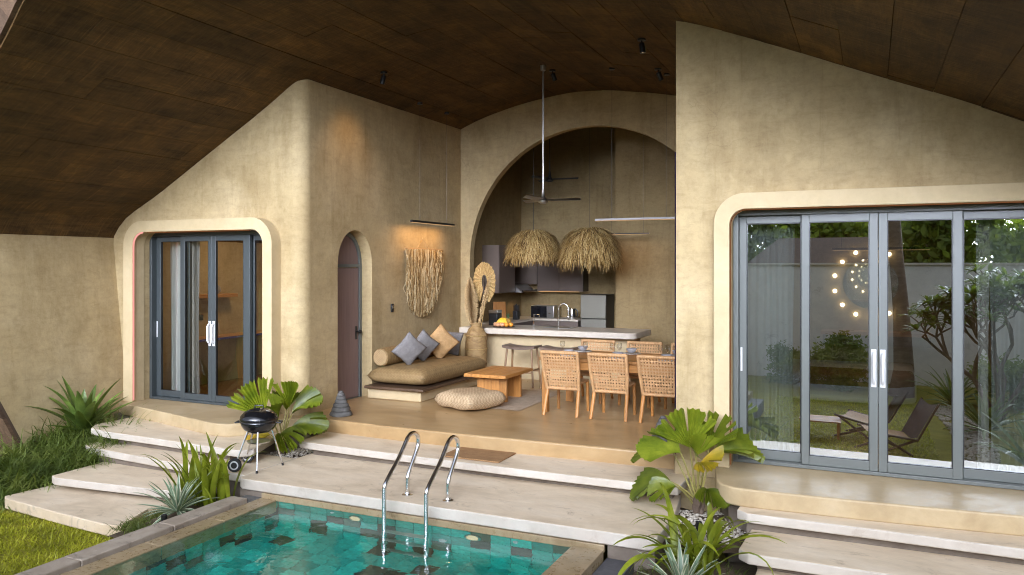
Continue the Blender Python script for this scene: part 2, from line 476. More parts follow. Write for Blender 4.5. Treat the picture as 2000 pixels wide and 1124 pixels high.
M['tile_mid'] = tile_mat('green_stone', (0.02, 0.39, 0.32))
M['tile_dark'] = tile_mat('dark_stone', (0.045, 0.06, 0.045))
M['tile_grey'] = tile_mat('grey_green_stone', (0.1, 0.15, 0.115))
M['grout'] = simple('pool_grout', (0.06, 0.2, 0.17), 0.8)

def leaf_mat(name, dark, mid, light, trans=0.35, rough=0.38, nscale=6.0, yellow=None):
    m, nt, b, o = node_mat(name)
    oi = nt.nodes.new('ShaderNodeObjectInfo')
    v = tex_coord(nt, 'Object')
    n = noise(nt, v, nscale, 4, 0.6)
    c = ramp(nt, n, [(0.3, dark), (0.52, mid), (0.74, light)])
    h = nt.nodes.new('ShaderNodeHueSaturation')
    mr = nt.nodes.new('ShaderNodeMapRange')
    mr.inputs['To Min'].default_value, mr.inputs['To Max'].default_value = 0.7, 1.3
    nt.links.new(oi.outputs['Random'], mr.inputs[0])
    nt.links.new(mr.outputs[0], h.inputs['Value'])
    nt.links.new(c, h.inputs['Color'])
    nt.links.new(h.outputs[0], b.inputs['Base Color'])
    b.inputs['Roughness'].default_value = rough
    t = nt.nodes.new('ShaderNodeBsdfTranslucent')
    nt.links.new(mixc(nt, 0.3, h.outputs[0], (0.45, 0.6, 0.02)), t.inputs['Color'])
    mx = nt.nodes.new('ShaderNodeMixShader')
    mx.inputs[0].default_value = trans
    nt.links.new(b.outputs[0], mx.inputs[1])
    nt.links.new(t.outputs[0], mx.inputs[2])
    nt.links.new(mx.outputs[0], o.inputs[0])
    return m
M['palm'] = leaf_mat('palm_leaf', (0.075, 0.115, 0.008), (0.165, 0.205, 0.014), (0.28, 0.31, 0.028), 0.33, 0.3)
M['palm_old'] = leaf_mat('yellowing_leaf', (0.22, 0.2, 0.02), (0.42, 0.3, 0.02), (0.6, 0.38, 0.03), 0.4, 0.4)
M['agave'] = leaf_mat('agave_leaf', (0.055, 0.095, 0.018), (0.11, 0.17, 0.032), (0.2, 0.28, 0.055), 0.2, 0.4)
M['agave_edge'] = leaf_mat('cream_leaf_margin', (0.42, 0.44, 0.28), (0.52, 0.53, 0.36), (0.6, 0.6, 0.44), 0.2, 0.45)
M['agave_blue'] = leaf_mat('blue_green_leaf', (0.13, 0.2, 0.12), (0.18, 0.26, 0.165), (0.24, 0.33, 0.22), 0.2, 0.45)
M['lily'] = leaf_mat('strap_leaf', (0.12, 0.155, 0.01), (0.22, 0.26, 0.018), (0.37, 0.39, 0.04), 0.4, 0.4)
M['mondo'] = leaf_mat('tuft_grass', (0.05, 0.075, 0.016), (0.11, 0.15, 0.03), (0.25, 0.27, 0.065), 0.3, 0.5, 3.0)
M['grass'] = leaf_mat('lawn_grass', (0.22, 0.225, 0.012), (0.37, 0.37, 0.022), (0.56, 0.53, 0.05), 0.4, 0.5, 2.5)
M['petiole'] = simple('petiole', (0.3, 0.26, 0.07), 0.5)
M['tree_leaf'] = leaf_mat('tree_leaf', (0.08, 0.13, 0.015), (0.17, 0.24, 0.03), (0.34, 0.38, 0.05), 0.4, 0.5, 0.6)
M['frangipani'] = leaf_mat('frangipani_leaf', (0.07, 0.12, 0.02), (0.13, 0.21, 0.035), (0.23, 0.33, 0.06), 0.35, 0.35, 2.0)
M['lawn_soil'] = mottled('lawn_ground', (0.15, 0.14, 0.015), (0.24, 0.22, 0.024), (0.32, 0.28, 0.035), 3, 30, (0.9, 1), 0.9, 90)
M['pebble'] = mottled('pebble', (0.42, 0.35, 0.27), (0.58, 0.52, 0.43), (0.7, 0.65, 0.57), 14, 40, (0.6, 0.8), 0.1, 40)

# ------------------------------------------------------------------ mesh helpers
class MB:
    def __init__(s):
        s.v, s.f, s.m = [], [], []
    def add(s, vs, fs, mi=0):
        o = len(s.v)
        s.v += [tuple(p) for p in vs]
        s.f += [tuple(o + i for i in f) for f in fs]
        s.m += [mi] * len(fs)
        return s
    def box(s, x0, x1, y0, y1, z0, z1, mi=0, mat=None):
        vs = [Vector((x, y, z)) for z in (z0, z1) for y in (y0, y1) for x in (x0, x1)]
        if mat is not None:
            vs = [mat @ p for p in vs]
        return s.add(vs, [(0, 2, 3, 1), (4, 5, 7, 6), (0, 1, 5, 4), (2, 6, 7, 3), (0, 4, 6, 2), (1, 3, 7, 5)], mi)
    def tube(s, pts, r, n=10, mi=0, caps=True):
        pts = [Vector(p) for p in pts]
        rs = r if isinstance(r, (list, tuple)) else [r] * len(pts)
        up = None
        rings = []
        for i, p in enumerate(pts):
            d = (pts[min(i + 1, len(pts) - 1)] - pts[max(i - 1, 0)]).normalized()
            if up is None:
                up = Vector((0, 0, 1)) if abs(d.z) < 0.9 else Vector((1, 0, 0))
            a = d.cross(up)
            if a.length < 1e-5:
                a = d.orthogonal()
            a.normalize()
            up = a.cross(d).normalized()
            rings.append([p + (a * math.cos(t) + up * math.sin(t)) * rs[i] for t in (2 * PI * k / n for k in range(n))])
        vs = [q for ring in rings for q in ring]
        fs = [(i * n + k, i * n + (k + 1) % n, (i + 1) * n + (k + 1) % n, (i + 1) * n + k) for i in range(len(pts) - 1) for k in range(n)]
        if caps:
            fs += [tuple(range(n - 1, -1, -1)), tuple((len(pts) - 1) * n + k for k in range(n))]
        return s.add(vs, fs, mi)
    def lathe(s, prof, c=(0, 0, 0), n=24, mi=0, wob=None):
        vs, fs = [], []
        for i, (r, z) in enumerate(prof):
            for k in range(n):
                t = 2 * PI * k / n
                rr = r * (wob(t, z) if wob else 1)
                vs.append((c[0] + rr * math.cos(t), c[1] + rr * math.sin(t), c[2] + z))
        for i in range(len(prof) - 1):
            for k in range(n):
                fs.append((i * n + k, i * n + (k + 1) % n, (i + 1) * n + (k + 1) % n, (i + 1) * n + k))
        if prof[0][0] > 1e-4:
            fs.append(tuple(range(n - 1, -1, -1)))
        if prof[-1][0] > 1e-4:
            fs.append(tuple((len(prof) - 1) * n + k for k in range(n)))
        return s.add(vs, fs, mi)
    def prism(s, poly, z0, z1, mi=0, top=None):
        """plan polygon (counter-clockwise) raised from z0 to z1"""
        n = len(poly)
        vs = [(x, y, z0) for x, y in poly] + [(x, y, z1) for x, y in poly]
        fs = [tuple(range(n - 1, -1, -1)), tuple(range(n, 2 * n))] + [(k, (k + 1) % n, n + (k + 1) % n, n + k) for k in range(n)]
        s.add(vs, fs, mi)
        if top is not None:
            s.m[-len(fs) + 1] = top
        return s
    def plate(s, outer, holes, d0, d1, axis='Y', mi=0):
        """wall with openings: loops in (a, z); axis Y: a = x, thickness in y; axis X: a = y, thickness in x; axis Z: (x, y)"""
        loops = [outer] + holes
        flat = [p for l in loops for p in l]
        tri = tessellate_polygon([[Vector((a, b, 0)) for a, b in l] for l in loops])
        def P(a, b, d):
            return (a, d, b) if axis == 'Y' else ((d, a, b) if axis == 'X' else (a, b, d))
        n = len(flat)
        vs = [P(a, b, d0) for a, b in flat] + [P(a, b, d1) for a, b in flat]
        fs = [tuple(t) for t in tri] + [tuple(n + i for i in reversed(t)) for t in tri]
        o = 0
        for l in loops:
            m = len(l)
            fs += [(o + k, o + (k + 1) % m, n + o + (k + 1) % m, n + o + k) for k in range(m)]
            o += m
        return s.add(vs, fs, mi)
    def grid(s, fn, nu, nv, mi=0):
        vs = [fn(i / nu, j / nv) for j in range(nv + 1) for i in range(nu + 1)]
        fs = [(j * (nu + 1) + i, j * (nu + 1) + i + 1, (j + 1) * (nu + 1) + i + 1, (j + 1) * (nu + 1) + i) for j in range(nv) for i in range(nu)]
        return s.add(vs, fs, mi)
    def mesh(s, name, mats, smooth=False, fix=False):
        me = bpy.data.meshes.new(name)
        me.from_pydata(s.v, [], s.f)
        for m in (mats if isinstance(mats, (list, tuple)) else [mats]):
            me.materials.append(M[m])
        me.polygons.foreach_set('material_index', s.m)
        if fix:
            bm = bmesh.new()
            bm.from_mesh(me)
            bmesh.ops.remove_doubles(bm, verts=bm.verts, dist=1e-5)
            bmesh.ops.recalc_face_normals(bm, faces=bm.faces)
            bm.to_mesh(me)
            bm.free()
        if smooth:
            me.polygons.foreach_set('use_smooth', [True] * len(me.polygons))
            if smooth != 'all':
                me.set_sharp_from_angle(angle=R(40))
        me.update()
        return me
    def build(s, name, mats, parent=None, smooth=False, bevel=0, loc=None, rot=None, fix=True, seg=3):
        o = bpy.data.objects.new(name, s.mesh(name, mats, smooth, fix))
        COL.objects.link(o)
        o.parent = parent
        if loc:
            o.location = loc
        if rot:
            o.rotation_euler = rot
        if bevel:
            b = o.modifiers.new('bevel', 'BEVEL')
            b.width = bevel
            b.segments = seg
            b.limit_method = 'ANGLE'
            b.angle_limit = R(35)
            o.data.polygons.foreach_set('use_smooth', [True] * len(o.data.polygons))
            o.data.set_sharp_from_angle(angle=R(75))
        return o

def tag(o, label, cat, group=None, kind=None):
    o['label'] = label
    o['category'] = cat
    if group:
        o['group'] = group
    if kind:
        o['kind'] = kind
    return o
def struct(o, kind='structure', label=None):
    o['kind'] = kind
    if label:
        o['label'] = label
    return o
def thing(name, label, cat, loc=(0, 0, 0), rz=0, group=None):
    o = bpy.data.objects.new(name, None)
    COL.objects.link(o)
    o.location = loc
    o.rotation_euler = (0, 0, rz)
    o.empty_display_size = 0.1
    return tag(o, label, cat, group)
def inst(name, me, parent=None, loc=(0, 0, 0), rot=(0, 0, 0), sc=None):
    o = bpy.data.objects.new(name, me)
    COL.objects.link(o)
    o.parent = parent
    o.location = loc
    o.rotation_euler = rot
    if sc:
        o.scale = sc
    return o
def copy_tree(o, parent=None):
    c = o.copy()
    COL.objects.link(c)
    c.parent = parent
    for ch in list(o.children):
        copy_tree(ch, c)
    return c
def rrect(x0, x1, z0, z1, r, n=8, bottom=False):
    """opening outline with rounded top corners"""
    pts = [(x0, z0), (x1, z0)]
    for k in range(n + 1):
        t = PI / 2 * k / n
        pts.append((x1 - r + r * math.cos(t), z1 - r + r * math.sin(t)))
    for k in range(n + 1):
        t = PI / 2 + PI / 2 * k / n
        pts.append((x0 + r + r * math.cos(t), z1 - r + r * math.sin(t)))
    return pts
def lamp(name, kind, loc, energy, col, rot=(0, 0, 0), parent=None, size=0.1, size_y=None, spot=None, blend=0.6):
    d = bpy.data.lights.new(name, kind)
    d.energy = energy
    d.color = col
    if kind == 'AREA':
        d.shape = 'RECTANGLE'
        d.size = size
        d.size_y = size_y or size
    else:
        d.shadow_soft_size = size
    if kind == 'SPOT':
        d.spot_size = spot
        d.spot_blend = blend
    o = bpy.data.objects.new(name, d)
    COL.objects.link(o)
    o.parent = parent
    o.location = loc
    o.rotation_euler = rot
    return o

# ------------------------------------------------------------------ the vault: profile of the ceiling across x
PX = [(-10.5, 2.42), (-10.28, 2.68), (-9.59, 3.03), (-8.88, 3.42), (-8.2, 3.79), (-7.47, 4.19), (-6.9, 4.52), (-6.2, 4.76),
      (-5.4, 4.93), (-4.5, 5.01), (-3.6, 4.92), (-2.9, 4.79), (-1.84, 4.55), (-0.93, 4.21), (0, 3.81), (0.76, 3.49), (1.23, 3.27), (1.8, 3.0), (2.35, 2.66)]
def prof(x):
    if x <= PX[0][0]:
        return PX[0][1]
    if x >= PX[-1][0]:
        return PX[-1][1]
    for i in range(len(PX) - 1):
        if PX[i][0] <= x <= PX[i + 1][0]:
            p1, p2 = PX[i], PX[i + 1]
            p0 = PX[i - 1] if i else p1
            p3 = PX[i + 2] if i + 2 < len(PX) else p2
            h = p2[0] - p1[0]
            t = (x - p1[0]) / h
            m1 = (p2[1] - p0[1]) / (p2[0] - p0[0]) * h
            m2 = (p3[1] - p1[1]) / (p3[0] - p1[0]) * h
            return (2 * t**3 - 3 * t**2 + 1) * p1[1] + (t**3 - 2 * t**2 + t) * m1 + (-2 * t**3 + 3 * t**2) * p2[1] + (t**3 - t**2) * m2
def rim(z):
    return 6.63 - 0.43 * z
X0, X1 = -10.5, 2.35
YB = 16.0
def top_line(xa, xb, up=0.05, n=30):
    return [(xa + (xb - xa) * k / n, prof(xa + (xb - xa) * k / n) + up) for k in range(n + 1)]

villa = thing('villa', 'sand plastered villa under a dark plank vaulted roof beside the pool', 'building')
roof = thing('roof', '', '')
for k_ in ('label', 'category'):
    del roof[k_]
roof.parent = villa
# planks, laid along the vault, one object each
dense = [(X0 + (X1 - X0) * k / 600.0) for k in range(601)]
arc = [0.0]
for a, b in zip(dense[:-1], dense[1:]):
    arc.append(arc[-1] + math.hypot(b - a, prof(b) - prof(a)))
def at_arc(s):
    x = float(np.interp(s, arc, dense))
    return x, prof(x)
def nrm(x):
    d = (prof(x + 0.02) - prof(x - 0.02)) / 0.04
    l = math.hypot(1, d)
    return (-d / l, 1 / l)
rows = 34
rw = arc[-1] / rows
npl = 0
for r in range(rows):
    s0, s1 = r * rw + 0.0025, (r + 1) * rw - 0.0025
    xm, zm = at_arc((s0 + s1) / 2)
    ya = rim(zm)
    cuts = [ya - 0.3]
    y = ya + rnd.uniform(0.4, 2.3)
    while y < YB - 0.6:
        cuts.append(y)
        y += rnd.uniform(1.9, 2.7)
    cuts.append(YB)
    for c0, c1 in zip(cuts[:-1], cuts[1:]):
        mb = MB()
        drop = rnd.uniform(0.0, 0.007)
        vs_, fs_ = [], []
        for j, sx in enumerate((s0, (s0 + s1) / 2, s1)):
            x, z = at_arc(sx)
            nx, nz = nrm(x)
            y0 = max(c0 + 0.002, rim(z)) if c0 == cuts[0] else c0 + 0.0018
            for yy in (y0, c1 - 0.0018):
                vs_.append((x - nx * drop, yy, z - nz * drop))
                vs_.append((x + nx * 0.02, yy, z + nz * 0.02))
        for j in range(2):
            o = 4 * j
            fs_ += [(o, o + 2, o + 6, o + 4), (o + 1, o + 5, o + 7, o + 3), (o, o + 4, o + 5, o + 1), (o + 2, o + 3, o + 7, o + 6)]
        fs_ += [(0, 1, 3, 2), (8, 10, 11, 9)]
        mb.add(vs_, fs_)
        mb.build('plank', 'ceiling', roof)
        npl += 1
# shell above the planks and its rim
mb = MB()
NS = 60
inn, out = [], []
for k in range(NS + 1):
    x, z = at_arc(arc[-1] * k / NS)
    nx, nz = nrm(x)
    inn.append((x + nx * 0.024, z + nz * 0.024))
    out.append((x + nx * 0.5, z + nz * 0.5))
# both sides run on down to the ground outside the walls
inn = [(-10.2, -0.95), (-10.3, 0.0), (-10.48, 1.3)] + inn + [(2.42, 1.3), (2.35, 0.0), (2.3, -0.95)]
out = [(-10.85, -0.95), (-10.9, 0.0), (-11.0, 1.3)] + out + [(2.85, 1.3), (2.75, 0.0), (2.7, -0.95)]
n_ = len(inn)
vs_ = []
for (xi, zi), (xo, zo) in zip(inn, out):
    vs_ += [(xi, rim(zi) + 0.012, zi), (xo, rim(zo) + 0.02, zo), (xo, YB + 0.3, zo), (xi, YB + 0.3, zi)]
fs_, ms_ = [], []
for k in range(n_ - 1):
    a, b = 4 * k, 4 * k + 4
    mb.add([vs_[a + 1], vs_[a + 2], vs_[b + 2], vs_[b + 1]], [(0, 1, 2, 3)], 1)      # outside
    mb.add([vs_[a + 3], vs_[a], vs_[b], vs_[b + 3]], [(0, 1, 2, 3)], 1)              # inside, behind planks
mb.build('shell', ['rim', 'roof_outer'], roof)
# rim boards
for k in range(n_ - 1):
    a, b = 4 * k, 4 * k + 4
    mb = MB()
    A, B_, C, D = Vector(vs_[a]), Vector(vs_[a + 1]), Vector(vs_[b + 1]), Vector(vs_[b])
    f = Vector((0, -0.05, 0))
    A = A + (D - A) * 0.006
    B_ = B_ + (C - B_) * 0.006
    q = [A, B_, C, D]
    mb.add(q + [p + f for p in q], [(0, 1, 2, 3), (7, 6, 5, 4), (0, 4, 5, 1), (1, 5, 6, 2), (2, 6, 7, 3), (3, 7, 4, 0)])
    mb.build('rim_board', 'rim', roof)

# ---- left wing front wall, with opening
LW0, LWY, LWC = -10.5, 8.40, 0.17
LS = (-10.06, -7.26, 2.65)          # surround outer x0 x1 top
LI = (-9.87, -7.42, 2.49)           # opening
XS = -6.9                           # side wall face
xf = XS - LWC
mb = MB()
outer = [(-10.05, -0.9), (xf, -0.9)] + top_line(xf, -10.15, 0.04) + [(-10.4, 2.72), (-10.47, 2.55), (-10.49, 2.3), (-10.2, 0.0)]
mb.plate(outer, [list(reversed(rrect(LI[0] - .006, LI[1] + .006, -0.02, LI[2] + .006, 0.2)))], LWY, LWY + 0.26, 'Y')
# rounded corner
vs_, fs_ = [], []
NC = 14
for k in range(NC + 1):
    t = -PI / 2 + PI / 2 * k / NC
    x, y = xf + LWC * math.cos(t), LWY + LWC + LWC * math.sin(t)
    vs_ += [(x, y, -0.9), (x, y, prof(x) + 0.04)]
fs_ = [(2 * k, 2 * k + 2, 2 * k + 3, 2 * k + 1) for k in range(NC)]
mb.add(vs_, fs_)
mb.build('wall', 'plaster', villa, smooth=True)
# side wall with arched doorway
AY0, AY1, ATOP, ASP = 9.17, 10.02, 2.52, 1.98
def arch_loop(y0, y1, z0, sp, top, n=16):
    c, hw = (y0 + y1) / 2, (y1 - y0) / 2
    pts = [(y0, z0), (y1, z0)]
    for k in range(n + 1):
        t = PI * k / n
        e = abs(math.cos(t)) ** 1.0
        pts.append((c + hw * math.cos(t), sp + (top - sp) * math.sin(t) ** 0.92))
    return pts
mb = MB()
zt = prof(XS) + 0.05
mb.plate([(LWY + LWC, -0.9), (12.87, -0.9), (12.87, zt), (LWY + LWC, zt)], [list(reversed(arch_loop(AY0, AY1, -0.01, ASP, ATOP)))], XS, XS - 0.27, 'X')
mb.build('wall', 'plaster', villa)
# raised surround of the left door
mb = MB()
mb.plate(rrect(LS[0], LS[1], -0.12, LS[2], 0.36, 12), [list(reversed(rrect(LI[0], LI[1], -0.13, LI[2], 0.2, 12)))], 8.22, 8.43, 'Y')
mb.v = [(x, y, z) for x, y, z in mb.v]
mb.build('door_surround', 'plaster_pale', villa, bevel=0.028)
# left boundary wall under the eave
mb = MB()
def lwall(u, v):
    z = -0.95 + v * (2.44 + 0.95)
    x = -10.1 - max(0, z + 0.9) * 0.12
    return (x, rim(z) + u * (YB - rim(z)), z)
mb.grid(lwall, 8, 8)
mb.build('wall', 'plaster', villa)
mb = MB()
mb.grid(lambda u, v: (2.02 + v * 0.33, rim(-0.95 + v * 3.65) + u * (YB - rim(-0.95 + v * 3.65)), -0.95 + v * 3.65), 4, 4)
mb.build('wall', 'plaster', villa)

# ---- right wing
RW0, RWY = -1.84, 8.16
RS = (-1.425, 1.7, 2.715)
RI = (-1.275, 1.55, 2.56)
mb = MB()
mb.plate([(RW0, -0.9), (2.3, -0.9)] + top_line(2.3, RW0, 0.04), [list(reversed(rrect(RI[0] - .006, RI[1] + .006, -0.02, RI[2] + .006, 0.16)))], RWY, RWY + 0.26, 'Y')
mb.plate([(RWY + 0.26, -0.9), (12.87, -0.9), (12.87, prof(RW0) + 0.05), (RWY + 0.26, prof(RW0) + 0.05)], [], RW0, RW0 + 0.2, 'X')
mb.build('wall', 'plaster', villa)
mb = MB()
mb.plate(rrect(RS[0], RS[1], -0.12, RS[2], 0.3, 12), [list(reversed(rrect(RI[0], RI[1], -0.13, RI[2], 0.16, 12)))], 8.0, 8.19, 'Y')
mb.build('door_surround', 'plaster_pale', villa, bevel=0.028)

# ---- arched wall to the kitchen
AC, AR, ASPR = -4.4, 2.31, 2.09
loop = [(AC - AR, -0.01), (AC + AR, -0.01)] + [(AC + AR * math.cos(PI * k / 48), ASPR + AR * math.sin(PI * k / 48)) for k in range(49)]
mb = MB()
mb.plate([(XS - 0.1, -0.9), (RW0 + 0.1, -0.9)] + top_line(RW0 + 0.1, XS - 0.1, 0.04), [list(reversed(loop))], 12.87, 13.03, 'Y')
mb.build('arch_wall', 'plaster', villa, smooth=True, bevel=0.02)
# kitchen walls
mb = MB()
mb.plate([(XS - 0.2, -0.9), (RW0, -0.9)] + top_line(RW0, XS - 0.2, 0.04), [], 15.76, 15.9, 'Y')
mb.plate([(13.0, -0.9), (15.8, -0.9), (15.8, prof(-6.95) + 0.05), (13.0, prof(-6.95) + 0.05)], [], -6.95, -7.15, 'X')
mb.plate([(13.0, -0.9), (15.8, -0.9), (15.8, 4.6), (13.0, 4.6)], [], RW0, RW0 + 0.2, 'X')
mb.build('wall', 'plaster_shaded', villa)
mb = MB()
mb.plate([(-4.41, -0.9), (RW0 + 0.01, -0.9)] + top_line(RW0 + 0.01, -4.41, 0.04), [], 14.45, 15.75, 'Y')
mb.build('wall', 'plaster_shaded', villa)
# back gable and bedroom partitions
mb = MB()
mb.plate([(-10.5, -0.9), (2.4, -0.9)] + top_line(2.35, -10.5, 0.04), [], YB - 0.08, YB + 0.1, 'Y')
mb.build('wall', 'plaster', villa)
mb = MB()
mb.plate([(-10.5, -0.9), (XS - 0.27, -0.9)] + top_line(XS - 0.27, -10.45, 0.04), [], 12.2, 12.35, 'Y')
mb.build('wall', 'plaster', villa)
mb = MB()
mb.plate([(RW0 + 0.2, -0.9), (2.4, -0.9)] + top_line(2.3, RW0 + 0.2, 0.04), [], 14.4, 14.55, 'Y')
mb.build('wall', 'plaster', villa)

# LED strips of the building
def strip(path, r, mat):
    MB().tube(path, r, 6).build('led_strip', mat, villa)
y_ = 8.23
p = [(LI[0] + 0.012, y_, 0.02), (LI[0] + 0.012, y_, 2.27)]
for k in range(1, 8):
    t = PI - PI / 2 * k / 7
    p.append((LI[0] + 0.2 + 0.188 * math.cos(t), y_, 2.29 + 0.188 * math.sin(t)))
strip(p, 0.012, 'led_pink')
strip([(LI[0] + 0.25, y_ + 0.03, 2.478), (LI[1] - 0.25, y_ + 0.03, 2.478)], 0.006, 'led_orange')
y_ = 8.03
p = [(RI[0] + 0.01, y_, 0.02), (RI[0] + 0.01, y_, 2.38)]
for k in range(1, 8):
    t = PI - PI / 2 * k / 7
    p.append((RI[0] + 0.16 + 0.15 * math.cos(t), y_, 2.40 + 0.15 * math.sin(t)))
p.append((RI[1] - 0.2, y_, 2.55))
strip(p, 0.005, 'led_orange')
MB().box(RW0 - 0.045, RW0 - 0.002, 8.3, 8.325, 0.01, 3.2).build('led_strip', 'led_purple', villa)
lamp('led_glow', 'AREA', (RW0 - 0.07, 8.6, 1.2), 0.25, (0.35, 0.16, 1.0), (0, R(90), 0), villa, 2.2, 0.1)

# ------------------------------------------------------------------ floors, steps, ground
mb = MB()
mb.prism([(-6.52, 8.34), (-5.5, 8.28), (-4.4, 8.26), (-3.3, 8.28), (-2.3, 8.31), (-1.83, 8.33), (-1.83, 15.8), (-7.3, 15.8), (-7.3, 8.5), (-6.65, 8.5)], -0.21, 0.0)
struct(mb.build('terrace_floor', ['floor'], bevel=0.02))
mb = MB()
mb.prism([(-10.2, 8.25), (-9.9, 8.07), (-9.07, 7.88), (-8.3, 7.7), (-7.75, 7.56), (-7.54, 7.53), (-7.38, 7.57), (-7.22, 7.74), (-6.9, 8.16), (-6.66, 8.47), (-7.32, 8.49), (-7.32, 12.2), (-10.5, 12.2)], -0.17, -0.004)
struct(mb.build('entrance_platform', ['platform'], bevel=0.016))
mb = MB()
mb.prism([(-1.86, 8.155), (-1.44, 8.15), (-1.31, 7.5), (-1.25, 7.38), (-1.12, 7.3), (-0.98, 7.29), (0.0, 7.33), (1.2, 7.43), (2.2, 7.5), (2.2, 14.4), (-1.86, 14.4)], -0.17, -0.004)
struct(mb.build('entrance_platform', ['platform'], bevel=0.016))
# tan risers under the terrace and dark bodies under the slabs
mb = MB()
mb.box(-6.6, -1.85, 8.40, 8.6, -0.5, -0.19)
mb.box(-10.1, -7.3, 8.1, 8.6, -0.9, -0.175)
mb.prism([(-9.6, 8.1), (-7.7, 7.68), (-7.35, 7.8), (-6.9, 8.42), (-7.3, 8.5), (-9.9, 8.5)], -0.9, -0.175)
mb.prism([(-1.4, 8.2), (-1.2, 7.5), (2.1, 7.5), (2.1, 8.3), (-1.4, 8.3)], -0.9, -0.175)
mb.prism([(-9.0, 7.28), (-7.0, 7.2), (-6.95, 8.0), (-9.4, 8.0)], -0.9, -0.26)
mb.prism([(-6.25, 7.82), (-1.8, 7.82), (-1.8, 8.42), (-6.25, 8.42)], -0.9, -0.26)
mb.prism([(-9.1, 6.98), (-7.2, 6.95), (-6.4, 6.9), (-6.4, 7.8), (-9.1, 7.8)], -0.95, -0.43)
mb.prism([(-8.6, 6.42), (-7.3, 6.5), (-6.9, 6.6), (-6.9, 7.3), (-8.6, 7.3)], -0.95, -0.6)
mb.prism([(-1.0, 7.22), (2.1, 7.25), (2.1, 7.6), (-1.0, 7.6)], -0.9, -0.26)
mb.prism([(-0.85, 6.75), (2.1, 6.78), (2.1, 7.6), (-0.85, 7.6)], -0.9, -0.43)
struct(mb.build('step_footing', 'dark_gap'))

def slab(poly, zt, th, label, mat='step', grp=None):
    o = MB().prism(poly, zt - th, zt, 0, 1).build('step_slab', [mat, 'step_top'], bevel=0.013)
    return tag(o, label, 'step', grp)
g_ = 'floating cement step slabs'
slab([(-6.42, 7.76), (-6.3, 7.735), (-5.5, 7.70), (-4.11, 7.66), (-3.13, 7.65), (-1.71, 7.665), (-1.68, 8.2), (-1.8, 8.45), (-6.45, 8.45)], -0.165, 0.085, 'long pale cement step slab below the open terrace, carrying the brown doormat', grp=g_)
slab([(-9.62, 7.42), (-9.45, 7.22), (-9.09, 7.15), (-8.2, 7.12), (-7.2, 7.07), (-6.72, 7.07), (-6.62, 7.2), (-6.95, 8.06), (-7.2, 8.3), (-9.6, 8.2)], -0.165, 0.085, 'pale cement step slab nearest the small sliding door, beside the spiky green plant', grp=g_)
slab([(-9.33, 7.05), (-9.2, 6.97), (-8.4, 6.9), (-7.42, 6.82), (-6.6, 6.76), (-6.34, 6.75), (-6.34, 7.6), (-9.3, 7.6)], -0.335, 0.09, 'second pale cement step slab down from the small sliding door', grp=g_)
slab([(-8.87, 6.26), (-8.75, 6.21), (-8.1, 6.27), (-7.31, 6.35), (-6.75, 6.42), (-6.75, 7.1), (-8.9, 7.1)], -0.5, 0.09, 'third cement step slab down from the small sliding door, above the lawn slab', grp=g_)
slab([(-9.1, 5.85), (-9.0, 5.79), (-8.0, 5.69), (-7.12, 5.63), (-6.98, 5.68), (-7.2, 6.2), (-7.1, 6.6), (-9.0, 6.55)], -0.66, 0.12, 'lowest stained cement slab lying on the lawn', 'step_old', g_)
slab([(-1.08, 7.2), (-0.98, 7.12), (0.0, 7.12), (2.2, 7.08), (2.2, 7.9), (-1.05, 7.9)], -0.168, 0.085, 'upper cement step slab under the large sliding door', grp=g_)
slab([(-0.99, 6.68), (-0.9, 6.6), (0.1, 6.6), (2.2, 6.62), (2.2, 7.5), (-0.95, 7.5)], -0.335, 0.09, 'middle cement step slab in front of the large sliding door, beside the strap-leaved plant', grp=g_)
slab([(-0.85, 6.1), (0.1, 6.08), (2.2, 6.1), (2.2, 7.2), (-0.85, 7.2)], -0.5, 0.09, 'lowest cement step slab in front of the large sliding door', grp=g_)
# pool deck
mb = MB()
mb.prism([(-6.33, 6.66), (-6.25, 6.61), (-1.74, 6.61), (-1.66, 6.66), (-1.66, 7.3), (-1.75, 8.0), (-6.32, 8.0)], -0.445, -0.33, 0, 1)
struct(mb.build('pool_deck', ['step', 'step_top'], bevel=0.013))
mb = MB()
mb.box(-2.1, -1.68, 6.64, 7.2, -0.95, -0.447)
mb.box(-6.31, -5.99, 6.64, 7.2, -0.95, -0.447)
struct(mb.build('deck_footing', 'dark_gap'))

# ground sheet with a hole for the pool
PXL, PXR, PYF, PYB = -5.76, -2.4, 0.6, 6.63
mb = MB()
mb.plate([(-90, -90), (90, -90), (90, 90), (-90, 90)], [[(PXL - 0.2, PYF - 0.2), (PXL - 0.2, PYB + 0.3), (PXR + 0.2, PYB + 0.3), (PXR + 0.2, PYF - 0.2)]], -0.80, -0.86, 'Z')
struct(mb.build('lawn', 'lawn_soil'))

# ---- the pool
WZ = -0.515
PZ = -1.34
pool = thing('swimming_pool', 'swimming pool lined with teal and dark stone tiles', 'pool', ((PXL + PXR) / 2, 4, PZ))
def pp(o):
    o.matrix_parent_inverse = Matrix.Translation(-Vector(pool.location))
    return o
mb = MB()
mb.box(PXL - 0.12, PXR + 0.12, PYF - 0.12, PYB + 0.14, PZ - 0.1, PZ - 0.008)
mb.box(PXL - 0.14, PXL - 0.012, PYF - 0.14, PYB + 0.1, PZ - 0.05, WZ - 0.012)
mb.box(PXR + 0.012, PXR + 0.14, PYF - 0.14, PYB + 0.1, PZ - 0.05, WZ - 0.012)
mb.box(PXL - 0.1, PXR + 0.1, PYB + 0.012, PYB + 0.14, PZ - 0.05, -0.446)
mb.box(PXL - 0.1, PXR + 0.1, PYF - 0.14, PYF - 0.012, PZ - 0.05, WZ - 0.012)
pp(mb.build('basin', 'grout', pool))
TS = 0.21
def tile_mesh(mat):
    mb = MB()
    a = TS / 2 - 0.004
    mb.box(-a, a, -a, a, -0.01, 0)
    return mb.mesh('tile', mat)
